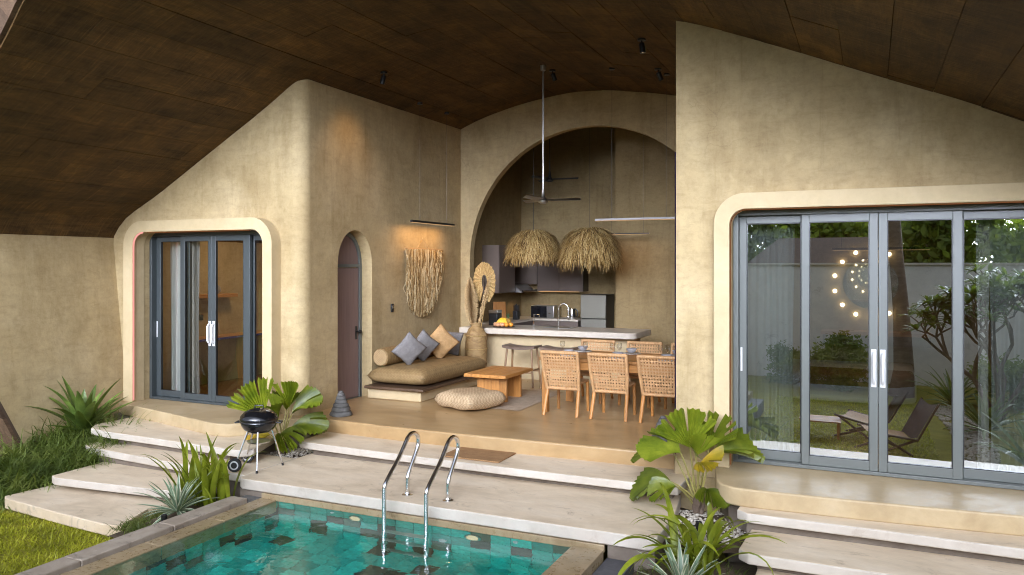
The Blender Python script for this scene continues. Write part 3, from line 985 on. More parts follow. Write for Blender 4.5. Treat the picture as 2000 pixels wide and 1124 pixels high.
tmesh = [tile_mesh(m) for m in ('tile_teal', 'tile_mid', 'tile_dark', 'tile_grey')]
def pick(floor, x=0, y=0):
    r = rnd.random()
    n = math.sin(x * 2.3 + 1.0) * math.sin(y * 1.9 + 0.4)
    if floor:
        return tmesh[2] if r < (0.24 if n > 0.15 else 0.05) else (tmesh[1] if r < 0.4 else tmesh[0])
    return tmesh[2] if r < 0.13 else (tmesh[3] if r < 0.2 else (tmesh[1] if r < 0.6 else tmesh[0]))
nx_ = int((PXR - PXL) / TS)
tiles = []
for i in range(nx_):
    for j in range(26):
        x, y = PXL + (i + 0.5) * TS, PYB - (j + 0.5) * TS
        tiles.append((j, (x, y, PZ), (0, 0, 0), True))
for i in range(nx_):
    for k in range(4):
        tiles.append((-1, (PXL + (i + 0.5) * TS, PYB, WZ - 0.02 - (k + 0.5) * TS), (R(90), 0, 0), False))
for j in range(26):
    for k in range(4):
        tiles.append((j, (PXL, PYB - (j + 0.5) * TS, WZ - 0.02 - (k + 0.5) * TS), (0, R(90), 0), False))
tiles.sort(key=lambda t: t[0])
rest = MB()
for n, (j, loc, rot, fl) in enumerate(tiles):
    me = pick(fl, loc[0], loc[1])
    if n < 295:
        o = inst('tile', me, pool, (loc[0], loc[1], loc[2] + rnd.uniform(0, 0.002)), rot)
        pp(o)
    else:
        mt = Matrix.Translation(loc) @ (Matrix.Rotation(rot[1], 4, 'Y') @ Matrix.Rotation(rot[0], 4, 'X'))
        a = TS / 2 - 0.004
        rest.box(-a, a, -a, a, -0.01, 0, tmesh.index(me), mt)
o = pp(rest.build('tile_field', ['tile_teal', 'tile_mid', 'tile_dark', 'tile_grey'], pool))
o['kind'] = 'stuff'
# copings, each stone its own piece
def stones(x0, x1, y0, y1, z0, z1, n, mat, name='coping_stone'):
    for k in range(n):
        a, b = y0 + (y1 - y0) * k / n, y0 + (y1 - y0) * (k + 1) / n
        pp(MB().box(x0 + rnd.uniform(0, 0.004), x1 - rnd.uniform(0, 0.004), a + 0.0015, b - 0.0015, z0, z1 - rnd.uniform(0, 0.004)).build(name, mat, pool, bevel=0.006))
stones(-5.975, PXL + 0.004, PYF, 6.60, -0.85, -0.498, 8, 'coping')
stones(PXR - 0.004, -2.11, PYF, 6.56, -0.85, -0.475, 8, 'coping')
# grout bead under the deck
pp(MB().box(-5.97, -2.12, 6.60, 6.64, -0.515, -0.449).build('grout_line', 'coping', pool, bevel=0.006))
# underwater lamps and inlets in the back wall
def pool_light(x, z, r, mat='pool_lamp'):
    mb = MB()
    mb.lathe([(r, 0), (r * 1.02, 0.012), (r * 0.8, 0.02), (r * 0.76, 0.01)], (0, 0, 0), 20)
    o = pp(mb.build('pool_light' if mat == 'pool_lamp' else 'water_inlet', 'chrome' if mat == 'pool_lamp' else 'white_plastic', pool, smooth=True, loc=(x, PYB - 0.002, z), rot=(R(90), 0, 0)))
    MB().lathe([(r * 0.75, 0.004), (r * 0.72, 0.014), (0.0, 0.018)], (0, 0, 0), 16).build('lens', mat, o, smooth=True)
pool_light(-4.76, -0.68, 0.085)
pool_light(-3.42, -0.68, 0.085)
pool_light(-5.05, -0.62, 0.022, 'white_plastic')
pool_light(-2.98, -0.62, 0.025, 'white_plastic')
pool_light(-4.33, -0.9, 0.03, 'white_plastic')
pool_light(-3.75, -0.9, 0.04, 'white_plastic')
# the water
mb = MB()
mb.add([(PXL - 0.02, PYF - 0.02, WZ), (PXR + 0.02, PYF - 0.02, WZ), (PXR + 0.02, PYB + 0.02, WZ), (PXL - 0.02, PYB + 0.02, WZ)], [(0, 1, 2, 3)])
struct(mb.build('pool_water', 'water', fix=False))
# kerb on the lawn side and gutter
mb = MB()
for k in range(5):
    a, b = 1.6 + k * 0.965, 1.6 + (k + 1) * 0.965
    o = MB().box(-6.22 + rnd.uniform(0, 0.006), -6.0 + rnd.uniform(0, 0.006), a + 0.001, b - 0.001, -0.85, -0.458 - rnd.uniform(0, 0.004)).build('kerb_stone', 'kerb', bevel=0.012)
    tag(o, ['grey kerb stone nearest the camera end of the pool', 'fourth grey kerb stone from the planter end, along the lawn', 'grey kerb stone beside the lawn, middle of the row', 'grey kerb stone beside the lowest cement slab', 'grey kerb stone in front of the variegated plant'][k], 'kerb', 'kerb stones along the pool')
MB().box(-6.0, -5.97, 1.6, 6.6, -0.85, -0.62).build('gutter', 'dark_gap')
bpy.data.objects['gutter']['kind'] = 'structure'
o = MB().box(-6.2, -5.98, 6.43, 6.62, -0.85, -0.5).build('gutter_block', 'stone_dark', bevel=0.01)
struct(o)
# gravel channel and paver on the other side
mb = MB()
mb.box(-2.1, -1.86, 1.0, 6.62, -0.85, -0.56)
struct(mb.build('drain_channel', 'gravel'))
o = MB().prism([(-1.85, 5.2), (-0.95, 5.2), (-0.95, 6.0), (-1.6, 6.3), (-1.85, 6.3)], -0.85, -0.56).build('paving_stone', 'step_old', bevel=0.015)
struct(o)

# ------------------------------------------------------------------ doors
def keep(o, t):
    if o.parent is not t and o.parent != t:
        return o                      # a sub-part: its part already undoes the offset
    o.matrix_parent_inverse = Matrix.Translation(-Vector(t.location))
    return o
def bar_frame(x0, x1, z0, z1, y0, y1, sx0, sx1, bt, bb):
    mb = MB()
    mb.box(x0, x0 + sx0, y0, y1, z0, z1)
    mb.box(x1 - sx1, x1, y0, y1, z0, z1)
    mb.box(x0 + sx0, x1 - sx1, y0 + 0.001, y1 - 0.001, z1 - bt, z1)
    mb.box(x0 + sx0, x1 - sx1, y0 + 0.001, y1 - 0.001, z0, z0 + bb)
    return mb
def pull(x, z, y, h, mat, parent, t):
    mb = MB()
    mb.tube([(x, y, z - h / 2), (x, y - 0.03, z - h / 2 + 0.02), (x, y - 0.05, z - h / 2 + 0.05), (x, y - 0.05, z + h / 2 - 0.05), (x, y - 0.03, z + h / 2 - 0.02), (x, y, z + h / 2)], 0.014, 8)
    mb.box(x - 0.022, x + 0.022, y - 0.006, y + 0.001, z - h / 2 - 0.03, z + h / 2 + 0.03)
    keep(mb.build('handle', mat, parent, smooth=True), t)

def sliding_door(label, x0, x1, yd, zt, xs, metal, glass, hx, hh):
    t = thing('sliding_door', label, 'door', ((x0 + x1) / 2, yd, 0))
    mb = MB()
    mb.box(x0, x0 + 0.05, yd - 0.03, yd + 0.13, 0.0, zt)
    mb.box(x1 - 0.05, x1, yd - 0.03, yd + 0.13, 0.0, zt)
    mb.box(x0 + 0.05, x1 - 0.05, yd - 0.029, yd + 0.129, zt - 0.05, zt)
    mb.box(x0 + 0.05, x1 - 0.05, yd - 0.029, yd + 0.129, 0.0, 0.035)
    keep(mb.build('outer_frame', metal, t, bevel=0.004), t)
    for k, (a, b, sa, sb) in enumerate(xs):
        front = k in (1, 2)
        ya = yd - 0.012 if front else yd + 0.055
        z0, z1 = 0.037, zt - 0.052
        pan = keep(bar_frame(a, b, z0, z1, ya, ya + 0.045, sa, sb, 0.075, 0.09).build('door_panel', metal, t, bevel=0.004), t)
        gb = MB()
        gb.add([(a + sa, ya + 0.022, z0 + 0.09), (b - sb, ya + 0.022, z0 + 0.09), (b - sb, ya + 0.022, z1 - 0.075), (a + sa, ya + 0.022, z1 - 0.075)], [(0, 1, 2, 3)])
        keep(gb.build('pane', glass, pan, fix=False), t)
        # glazing bead
        bd = bar_frame(a + sa, b - sb, z0 + 0.09, z1 - 0.075, ya + 0.004, ya + 0.018, 0.008, 0.008, 0.008, 0.008)
        keep(bd.build('glazing_bead', 'black_metal', pan), t)
        if front:
            pull(hx[k - 1], 1.02, ya, hh, 'white_metal', pan, t)
        if k == 0:
            keep(MB().box(a + 0.012, a + 0.03, ya - 0.008, ya + 0.002, 0.92, 1.16).build('latch', 'white_metal', pan), t)
    return t
sliding_door('four panel slate blue sliding door beside the arched doorway, plant reflected in it', -9.87, -7.40, 8.55, 2.485,
             [(-9.82, -9.14, 0.09, 0.09), (-9.26, -8.64, 0.09, 0.07), (-8.638, -7.93, 0.07, 0.12), (-8.0, -7.45, 0.09, 0.06)], 'slate_dark', 'glass_left', (-8.675, -8.60), 0.3)
sliding_door('wide slate blue sliding door on the big wall, mirroring the garden', -1.275, 1.55, 8.28, 2.555,
             [(-1.225, -0.55, 0.07, 0.08), (-0.62, 0.066, 0.07, 0.076), (0.07, 0.77, 0.076, 0.08), (0.70, 1.50, 0.08, 0.07)], 'slate_metal', 'glass', (0.03, 0.108), 0.3)

# arched doorway leaf
t = thing('arched_door', 'tall narrow mauve door with slate frame in an arched doorway', 'door', (-7.13, 9.6, 0))
lo = arch_loop(AY0 + 0.01, AY1 - 0.005, 0.0, ASP, ATOP - 0.01)
li = arch_loop(AY0 + 0.06, AY1 - 0.055, -0.0, ASP - 0.01, ATOP - 0.065)
mb = MB()
mb.plate(lo, [list(reversed([(a, max(b, 0.004)) for a, b in li]))], -7.08, -7.15, 'X')
mb.box(-7.15, -7.085, AY0 + 0.05, AY1 - 0.05, 1.97, 2.02)
keep(mb.build('door_frame', 'slate_metal', t, bevel=0.005), t)
keep(MB().box(-7.145, -7.105, AY0 + 0.065, AY1 - 0.06, 0.012, 1.965).build('door_leaf', 'door_wood', t, bevel=0.004), t)
fan_ = [(a, b) for a, b in arch_loop(AY0 + 0.065, AY1 - 0.06, 2.02, 2.02, ATOP - 0.07)]
keep(MB().plate(fan_, [], -7.11, -7.14, 'X').build('fanlight_panel', 'door_wood', t), t)
mb = MB()
mb.lathe([(0.0, -0.05), (0.024, -0.045), (0.03, -0.02), (0.014, 0.0), (0.014, 0.05)], (0, 0, 0), 14)
o = keep(mb.build('handle', 'black_metal', t, smooth=True), t)
o.location = (-7.06, 9.90, 1.0)
o.rotation_euler = (0, R(-90), 0)
keep(MB().box(-7.106, -7.1, 9.875, 9.925, 0.88, 1.08).build('lock_plate', 'black_metal', t), t)
MB().box(-7.6, -7.5, 9.0, 10.3, -0.1, 2.9).build('wall', 'plaster', villa)

# ------------------------------------------------------------------ plants
def strap(L, w, el0, droop, nseg=8, keel=0.25, tip=1.0, twist=0.0, mats=1, wfun=None, fold=None):
    """one strap leaf growing along +X from the origin; returns an MB"""
    mb = MB()
    across = 5 if mats == 2 else 3
    p = Vector((0, 0, 0))
    el = el0
    pts = []
    for i in range(nseg + 1):
        t = i / nseg
        ww = w * (wfun(t) if wfun else (0.55 + 0.45 * math.sin(min(1, t * 2.2) * PI / 2)) * (1 - t ** 2.4) ** 0.8)
        pts.append((p.copy(), el, max(ww, 0.001)))
        if fold and t > fold[0]:
            el -= fold[1] / nseg
        el -= droop / nseg * (0.4 + 1.2 * t)
        p = p + Vector((math.cos(el), 0, math.sin(el))) * (L / nseg)
    vs_ = []
    for i, (p, el, ww) in enumerate(pts):
        n = Vector((-math.sin(el), 0, math.cos(el)))
        tw = twist * i / nseg
        for k in range(across):
            a = -1 + 2 * k / (across - 1)
            if across == 5:
                a = (-1, -0.62, 0, 0.62, 1)[k]
            side = Vector((0, math.cos(tw), 0)) + n * math.sin(tw)
            vs_.append(p + side * (a * ww / 2) + n * (abs(a) * ww * keel))
    for i in range(nseg):
        for k in range(across - 1):
            o = i * across + k
            mb.add([vs_[o], vs_[o + 1], vs_[o + across + 1], vs_[o + across]], [(0, 1, 2, 3)], 1 if (across == 5 and k in (0, 3)) else 0)
    return mb
def leaf_obj(mb, mats, parent, az, name='leaf', off=(0, 0, 0), tilt=0):
    o = mb.build(name, mats, parent, smooth='all')
    o.rotation_euler = (tilt, 0, az)
    o.location = off
    return o

def fan_leaf(hub, aim, face, rad, span, petiole_from, mat, parent, cup=0.12, droop=0.1, npl=13, split=0.0):
    """round pleated fan leaf: hub point, aim = direction of the blade's middle, face = its upper side"""
    aim = Vector(aim).normalized()
    face = Vector(face)
    face = (face - aim * face.dot(aim)).normalized()
    side = aim.cross(face)
    mb = MB()
    nr = 7
    nseg = npl * 2
    hub = Vector(hub)
    ring = []
    ph, wav = rnd.uniform(0, 6), rnd.uniform(0.05, 0.14)
    for k in range(nseg + 1):
        a = -span / 2 + span * k / nseg
        d = aim * math.cos(a) + side * math.sin(a)
        zig = 1 if k % 2 else -1
        rr = rad * (0.9 + 0.12 * math.cos(a * 0.9)) * (1.0 if k % 2 else 0.93) * rnd.uniform(0.98, 1.015)
        row = []
        for j in range(nr + 1):
            t = j / nr
            r = rr * t
            h = zig * 0.05 * rad * t ** 0.9 + cup * rad * 2.0 * (abs(a) / (span / 2)) ** 2 * t - droop * rad * 1.5 * t ** 2.2 + wav * rad * t * t * math.sin(a * 3.1 + ph)
            row.append(hub + d * r + face * h)
        ring.append(row)
    cuts = {}
    k0 = rnd.randint(3, 6)
    while k0 < nseg - 2:
        cuts[k0] = rnd.choice((3, 4, 4, 5))
        k0 += rnd.randint(4, 9)
    for k in range(nseg):
        for j in range(nr):
            if j >= cuts.get(k, 99):
                continue
            if j == 0:
                mb.add([ring[k][0], ring[k + 1][1], ring[k][1]], [(0, 1, 2)])
            else:
                mb.add([ring[k][j], ring[k + 1][j], ring[k + 1][j + 1], ring[k][j + 1]], [(0, 1, 2, 3)])
    o = mb.build('leaf', mat, parent)
    b = Vector(petiole_from)
    mid = (b + hub) / 2 + Vector((0, 0, 0.06))
    pts = [b.lerp(mid, s).lerp(mid.lerp(hub, s), s) for s in (0, .25, .5, .75, 1)]
    MB().tube(pts, [0.013, 0.011, 0.009, 0.008, 0.007], 6).build('petiole', 'petiole', o, smooth=True)
    return o

def fan_palm(label, base, leaves):
    t = thing('fan_palm', label, 'palm plant', base)
    for (hub, aim, face, rad, span, mat, cup, droop) in leaves:
        fan_leaf(hub, aim, face, rad, R(span), (rnd.uniform(-.04, .04), rnd.uniform(-.04, .04), 0.0), mat, t, cup, droop)
    mb = MB()
    mb.lathe([(0.05, -0.05), (0.06, 0.05), (0.045, 0.15), (0.02, 0.22)], (0, 0, 0), 10, 0, lambda a, z: 1 + 0.15 * math.sin(5 * a + z * 30))
    mb.build('stem', 'trunk', t)
    return t
# camera side is roughly -Y; right in view is (+x, +0.46y)
fan_palm('fan palm with wide paddle-like pleated leaves behind the kettle grill', (-6.78, 7.86, -0.36), [
    ((-0.2, -0.1, 0.46), (-0.55, -0.1, 0.85), (0.45, -0.8, 0.45), 0.48, 92, 'palm', 0.2, 0.08),
    ((0.08, 0.05, 0.56), (0.12, 0.1, 1), (0.3, -1, 0.3), 0.34, 58, 'palm', 0.4, 0.05),
    ((0.14, 0.02, 0.48), (0.72, 0.25, 0.75), (-0.45, -0.6, 0.8), 0.44, 85, 'palm', 0.22, 0.22),
    ((0.2, -0.06, 0.34), (0.95, 0.2, 0.36), (-0.25, -0.4, 0.95), 0.44, 85, 'palm', 0.2, 0.3),
    ((0.0, -0.16, 0.42), (0.1, -0.75, 0.6), (0.1, 0.3, 1), 0.36, 85, 'palm', 0.2, 0.4),
    ((-0.05, -0.14, 0.24), (-0.5, -0.6, 0.0), (0.1, -0.5, 0.85), 0.30, 90, 'palm_old', 0.2, 0.2),
    ((0.14, -0.18, 0.28), (0.75, -0.45, 0.25), (-0.1, -0.3, 0.95), 0.38, 80, 'palm', 0.2, 0.42),
    ((-0.06, 0.16, 0.5), (-0.25, 0.6, 0.7), (0.1, -0.5, 0.8), 0.36, 85, 'palm', 0.2, 0.2),
    ((0.04, -0.1, 0.44), (0.3, -0.4, 0.85), (-0.6, -0.5, 0.5), 0.32, 60, 'palm', 0.4, 0.1),
])
fan_palm('fan palm with broad pleated leaves rising from white pebbles beside the large sliding door', (-1.52, 7.72, -0.36), [
    ((-0.07, -0.08, 0.60), (-0.22, 0.05, 0.95), (0.25, -1, 0.25), 0.38, 112, 'palm', 0.2, 0.06),
    ((0.10, 0.02, 0.60), (0.42, 0.2, 0.85), (-0.35, -1, 0.45), 0.36, 105, 'palm', 0.22, 0.1),
    ((-0.14, -0.16, 0.56), (-0.8, -0.15, 0.42), (0.35, -0.55, 0.9), 0.40, 105, 'palm', 0.22, 0.3),
    ((0.14, -0.08, 0.56), (0.95, 0.25, 0.32), (-0.25, -0.35, 0.95), 0.46, 82, 'palm', 0.22, 0.24),
    ((0.06, -0.2, 0.50), (0.5, -0.5, 0.2), (0.0, -0.5, 0.85), 0.27, 105, 'palm_old', 0.25, 0.15),
    ((-0.26, 0.02, 0.52), (-0.95, 0.1, 0.22), (-0.1, -0.35, 0.95), 0.40, 70, 'palm', 0.2, 0.42),
    ((0.0, -0.14, 0.54), (0.02, -0.5, 0.7), (0.6, -0.5, 0.3), 0.26, 80, 'palm', 0.5, 0.1),
    ((0.2, -0.12, 0.24), (0.9, -0.15, 0.2), (-0.1, -0.2, 1), 0.34, 70, 'palm', 0.2, 0.4),
    ((0.12, -0.22, 0.26), (0.4, -0.8, 0.1), (0.1, -0.1, 1), 0.28, 85, 'palm', 0.2, 0.35),
    ((-0.24, -0.12, 0.26), (-0.85, -0.2, 0.18), (0.1, -0.25, 1), 0.36, 85, 'palm', 0.2, 0.42),
    ((-0.16, -0.22, 0.24), (-0.5, -0.6, 0.25), (0.1, -0.25, 1), 0.26, 80, 'palm', 0.25, 0.4),
])

def rosette(name, label, base, n, L, w, els, droop, mats, cat='plant', seed=1, wfun=None, keel=0.22, azs=None):
    r = random.Random(seed)
    t = thing(name, label, cat, base)
    for k in range(n):
        f = k / (n - 1)
        az = azs[k] if azs else k * 2.39996 + r.uniform(-.2, .2)
        el = els[0] + (els[1] - els[0]) * f + r.uniform(-.1, .1)
        ll = L * r.uniform(0.8, 1.1) * (0.75 + 0.25 * math.sin(PI * f))
        mb = strap(ll, w * r.uniform(0.85, 1.1), el, droop * r.uniform(0.3, 1.5), 9, keel, mats=2 if len(mats) == 2 else 1, wfun=wfun)
        leaf_obj(mb, mats, t, az, off=(math.cos(az) * 0.02, math.sin(az) * 0.02, 0.02))
    return t
spear = lambda t: (0.62 + 0.38 * math.sin(min(1, t * 2) * PI / 2)) * (1 - t ** 3) if t < 1 else 0
rosette('agave_plant', 'dark green spiky agave by the corner of the small entrance platform', (-9.82, 7.38, -0.3), 24, 0.86, 0.14, (R(22), R(87)), 0.45, ['agave'], seed=4, wfun=spear)
rosette('variegated_agave', 'small white striped agave in front of the step slabs beside the pool kerb', (-6.52, 5.98, -0.56), 40, 0.46, 0.05, (R(-8), R(84)), 0.5, ['agave_blue', 'agave_edge'], seed=9)
rosette('variegated_agave', 'small white striped agave at the foot of the picture below the strap-leaved plant', (-1.33, 6.12, -0.56), 34, 0.44, 0.055, (R(5), R(84)), 0.4, ['agave_blue', 'agave_edge'], seed=13)
def lily(label, base, n, L, seed, spread, elr, fold=0.4, w=0.05, dr=(0.2, 1.0)):
    r = random.Random(seed)
    t = thing('strap_leaf_lily', label, 'plant', base)
    for k in range(n):
        az = r.uniform(0, 2 * PI)
        el = r.uniform(*elr)
        ll = L * r.uniform(0.6, 1.1)
        fd = (r.uniform(0.45, 0.75), r.uniform(0.3, 2.6)) if r.random() < fold else None
        mb = strap(ll, w * r.uniform(0.8, 1.25), el, r.uniform(*dr), 12, 0.18, fold=fd, twist=r.uniform(-.8, .8))
        leaf_obj(mb, ['lily'], t, az, off=(r.uniform(-spread, spread), r.uniform(-spread * .6, spread * .6), 0))
    return t
lily('clump of upright yellow-green strap leaves at the pool deck corner beside the grill', (-6.52, 6.36, -0.55), 42, 0.74, 21, 0.26, (R(66), R(88)), 0.4, 0.062)
lily('clump of long arching strap leaves beside the steps of the large sliding door', (-1.32, 6.5, -0.56), 44, 0.86, 33, 0.15, (R(56), R(86)), 0.35, 0.055, (1.0, 2.4))

# ground-cover tufts on the left bank: thousands of thin blades
def blades(name, n, region, L, w, mat, droop, kind='stuff', up=(50, 85), seg=4, hz=None, label=None):
    vs_ = np.zeros((n, (seg + 1) * 2, 3))
    x, y, z = region(n)
    az = nrs.uniform(0, 2 * PI, n)
    el = np.radians(nrs.uniform(up[0], up[1], n))
    ll = L * nrs.uniform(0.55, 1.15, n)
    p = np.stack([x, y, z], 1)
    dr = droop * nrs.uniform(0.4, 1.5, n)
    for i in range(seg + 1):
        t = i / seg
        ww = w * (1 - t) ** 0.7 + 0.0006
        side = np.stack([-np.sin(az), np.cos(az), np.zeros(n)], 1) * ww / 2
        vs_[:, 2 * i] = p - side
        vs_[:, 2 * i + 1] = p + side
        el = el - dr / seg
        p = p + np.stack([np.cos(az) * np.cos(el), np.sin(az) * np.cos(el), np.sin(el)], 1) * (ll / seg)[:, None]
    nv = (seg + 1) * 2
    base = (np.arange(n) * nv)[:, None, None]
    f1 = np.array([[2 * i, 2 * i + 1, 2 * i + 3, 2 * i + 2] for i in range(seg)])[None]
    fs_ = (base + f1).reshape(-1, 4)
    me = bpy.data.meshes.new(name)
    me.vertices.add(n * nv)
    me.vertices.foreach_set('co', vs_.reshape(-1))
    me.loops.add(fs_.size)
    me.loops.foreach_set('vertex_index', fs_.reshape(-1).astype(np.int32))
    me.polygons.add(len(fs_))
    me.polygons.foreach_set('loop_start', np.arange(len(fs_), dtype=np.int32) * 4)
    me.polygons.foreach_set('loop_total', np.full(len(fs_), 4, dtype=np.int32))
    me.materials.append(M[mat])
    me.update()
    me.validate()
    o = bpy.data.objects.new(name, me)
    COL.objects.link(o)
    o['kind'] = kind
    if label:
        o['label'] = label
    return o
def bank(n):
    cl = 70
    cx, cy_ = nrs.uniform(-10.15, -8.75, cl), nrs.uniform(5.7, 7.7, cl)
    ok = ~((cx > -9.25) & (cy_ < 6.7) & (cx > -9.25 + (6.7 - cy_) * 0.0))
    ok &= ~((cx > -8.95))
    cx, cy_ = cx[ok], cy_[ok]
    i = nrs.randint(0, len(cx), n)
    x, y = cx[i] + nrs.normal(0, 0.10, n), cy_[i] + nrs.normal(0, 0.10, n)
    x = np.clip(x, -10.3, -9.0 - 0.0)
    z = bank_z(x, y)
    return x, y, z - 0.02
def bank_z(x, y):
    return -0.80 + 0.42 * np.clip((y - 5.9) / 1.7, 0, 1) + 0.1 * np.clip((-9.4 - x) / 0.8, 0, 1)
mb = MB()
mb.grid(lambda u, v: (-10.35 + u * 1.6, 5.4 + v * 2.9, float(bank_z(-10.35 + u * 1.6, 5.4 + v * 2.9)) - 0.04 - (0.12 if u > 0.9 or v < .05 else 0)), 12, 16)
struct(mb.build('planting_bank', 'soil', smooth='all'))
blades('tufted_grass', 4800, bank, 0.56, 0.02, 'mondo', 2.0, up=(50, 89), seg=5, label='dark tufted ground cover grass on the bank by the side wall')
# lawn blades, only where the lawn is near
def lawn_left(n):
    x = nrs.uniform(-10.4, -6.24, n * 2)
    y = nrs.uniform(3.4, 6.2, n * 2)
    ok = ~((x > -9.12) & (x < -6.98) & (y > 5.74))
    x, y = x[ok][:n], y[ok][:n]
    while len(x) < n:
        x, y = np.append(x, -7.5), np.append(y, 5.0)
    return x, y, np.full(n, -0.802)
blades('lawn_grass', 42000, lawn_left, 0.075, 0.011, 'grass', 1.1, up=(25, 85), seg=2, label='short broad bladed lawn grass beside the pool kerb')
def lawn_right(n):
    x, y = nrs.uniform(-1.8, 0.9, n), nrs.uniform(-1.0, 5.0, n)
    return x, y, np.full(n, -0.802)
blades('lawn_grass', 26000, lawn_right, 0.08, 0.012, 'grass', 1.0, up=(25, 85), seg=2, label='short lawn grass in front of the large sliding door')
# soil and small plants in the two planters
mb = MB()
def mound(x0, x1, y0, y1, z, h):
    mb.grid(lambda u, v: (x0 + (x1 - x0) * u, y0 + (y1 - y0) * v, z + h * math.sin(PI * u) * math.sin(PI * v) + 0.012 * math.sin(u * 17) * math.cos(v * 13)), 14, 10)
mound(-6.98, -6.2, 5.5, 6.75, -0.72, 0.14)
mound(-7.3, -6.3, 7.3, 8.5, -0.46, 0.07)
mound(-1.9, -0.9, 7.0, 8.1, -0.50, 0.1)
mound(-1.85, -0.8, 5.9, 7.2, -0.64, 0.09)
struct(mb.build('planter_soil', 'soil', smooth='all'))
def cover1(n):
    return nrs.uniform(-6.95, -6.25, n), nrs.uniform(5.55, 6.5, n), np.full(n, -0.66)
blades('ground_cover', 2600, cover1, 0.15, 0.008, 'mondo', 1.6, up=(40, 85), seg=3, label='low green ground cover around the striped agave by the kerb')
def cover2(n):
    return nrs.uniform(-1.8, -0.95, n), nrs.uniform(5.95, 6.9, n), np.full(n, -0.62)
blades('ground_cover', 1500, cover2, 0.15, 0.008, 'mondo', 1.6, up=(40, 85), seg=3, label='low ground cover under the arching strap leaves')
# pebbles: too many and small to pick apart
def pebbles(name, spots, label):
    mb = MB()
    ico = [(0, 0, 1), (.894, 0, .447), (.276, .851, .447), (-.724, .526, .447), (-.724, -.526, .447), (.276, -.851, .447), (.724, .526, -.447), (-.276, .851, -.447), (-.894, 0, -.447), (-.276, -.851, -.447), (.724, -.526, -.447), (0, 0, -1)]
    fi = [(0, 1, 2), (0, 2, 3), (0, 3, 4), (0, 4, 5), (0, 5, 1), (1, 6, 2), (2, 7, 3), (3, 8, 4), (4, 9, 5), (5, 10, 1), (6, 7, 2), (7, 8, 3), (8, 9, 4), (9, 10, 5), (10, 6, 1), (11, 7, 6), (11, 8, 7), (11, 9, 8), (11, 10, 9), (11, 6, 10)]
    for (x, y, z, s) in spots:
        a = rnd.uniform(0, PI)
        sx, sy, sz = s * rnd.uniform(.7, 1.3), s * rnd.uniform(.6, 1.0), s * rnd.uniform(.4, .7)
        mb.add([(x + (p[0] * math.cos(a) * sx - p[1] * math.sin(a) * sy), y + (p[0] * math.sin(a) * sx + p[1] * math.cos(a) * sy), z + p[2] * sz) for p in ico], fi)
    o = mb.build(name, 'pebble', smooth='all', fix=False)
    o['kind'] = 'stuff'
    o['label'] = label
sp = []
for k in range(900):
    a, r_ = rnd.uniform(0, 2 * PI), math.sqrt(rnd.random())
    sp.append((-1.46 + 0.42 * r_ * math.cos(a), 7.45 + 0.5 * r_ * math.sin(a), -0.40 - 0.06 * r_ + rnd.uniform(0, .02), rnd.uniform(.012, .024)))
pebbles('pebbles', sp, 'white pebbles around the fan palm by the large sliding door')
sp = []
for k in range(700):
    a, r_ = rnd.uniform(0, 2 * PI), math.sqrt(rnd.random())
    sp.append((-6.7 + 0.4 * r_ * math.cos(a), 7.85 + 0.45 * r_ * math.sin(a), -0.385 - 0.03 * r_ + rnd.uniform(0, .02), rnd.uniform(.012, .022)))
pebbles('pebbles', sp, 'cream pebbles at the foot of the fan palm behind the grill')
sp = [(-9.7 + rnd.gauss(0, .25), 7.75 + rnd.gauss(0, .12), -0.30 + rnd.uniform(-.03, .02), rnd.uniform(.012, .022)) for k in range(350)]
pebbles('pebbles', sp, 'scattered pebbles beneath the spiky agave')
sp = [(rnd.uniform(-2.08, -1.88), rnd.uniform(5.0, 6.5), -0.55 + rnd.uniform(0, .01), rnd.uniform(.01, .018)) for k in range(300)]

# ------------------------------------------------------------------ pool ladder, grill, things on the terrace
lad = thing('pool_ladder', 'polished steel pool ladder with two hooped handrails', 'ladder', (-4.04, 6.84, -0.33))
def crom(P, n=6):
    P = [Vector(p) for p in P]
    Q = [P[0]] + P + [P[-1]]
    out = []
    for i in range(1, len(Q) - 2):
        for k in range(n):
            t = k / n
            a, b, c, d = Q[i - 1], Q[i], Q[i + 1], Q[i + 2]
            out.append(0.5 * ((2 * b) + (-a + c) * t + (2 * a - 5 * b + 4 * c - d) * t * t + (-a + 3 * b - 3 * c + d) * t ** 3))
    return out + [P[-1]]
for x in (-4.28, -3.81):
    yz = [(6.84, -.33), (6.84, -.2), (6.86, -.12), (7.0, .06), (7.05, .15), (7.03, .235), (6.95, .28), (6.86, .26), (6.78, .18), (6.68, .08), (6.47, -.09), (6.425, -.15), (6.42, -.25), (6.42, -1.15)]
    o = keep(MB().tube(crom([(x, y, z) for y, z in yz], 5), 0.0215, 12).build('handrail', 'chrome', lad, smooth=True), lad)
    f = MB()
    f.lathe([(0.055, 0), (0.055, 0.008), (0.03, 0.014), (0.024, 0.03)], (x, 6.84, -.33), 16)
    keep(f.build('foot_flange', 'chrome', o, smooth=True), lad)
for z in (-0.66, -0.9, -1.14):
    keep(MB().box(-4.28, -3.81, 6.39, 6.46, z - 0.015, z).build('tread', 'brushed', lad, bevel=0.005), lad)

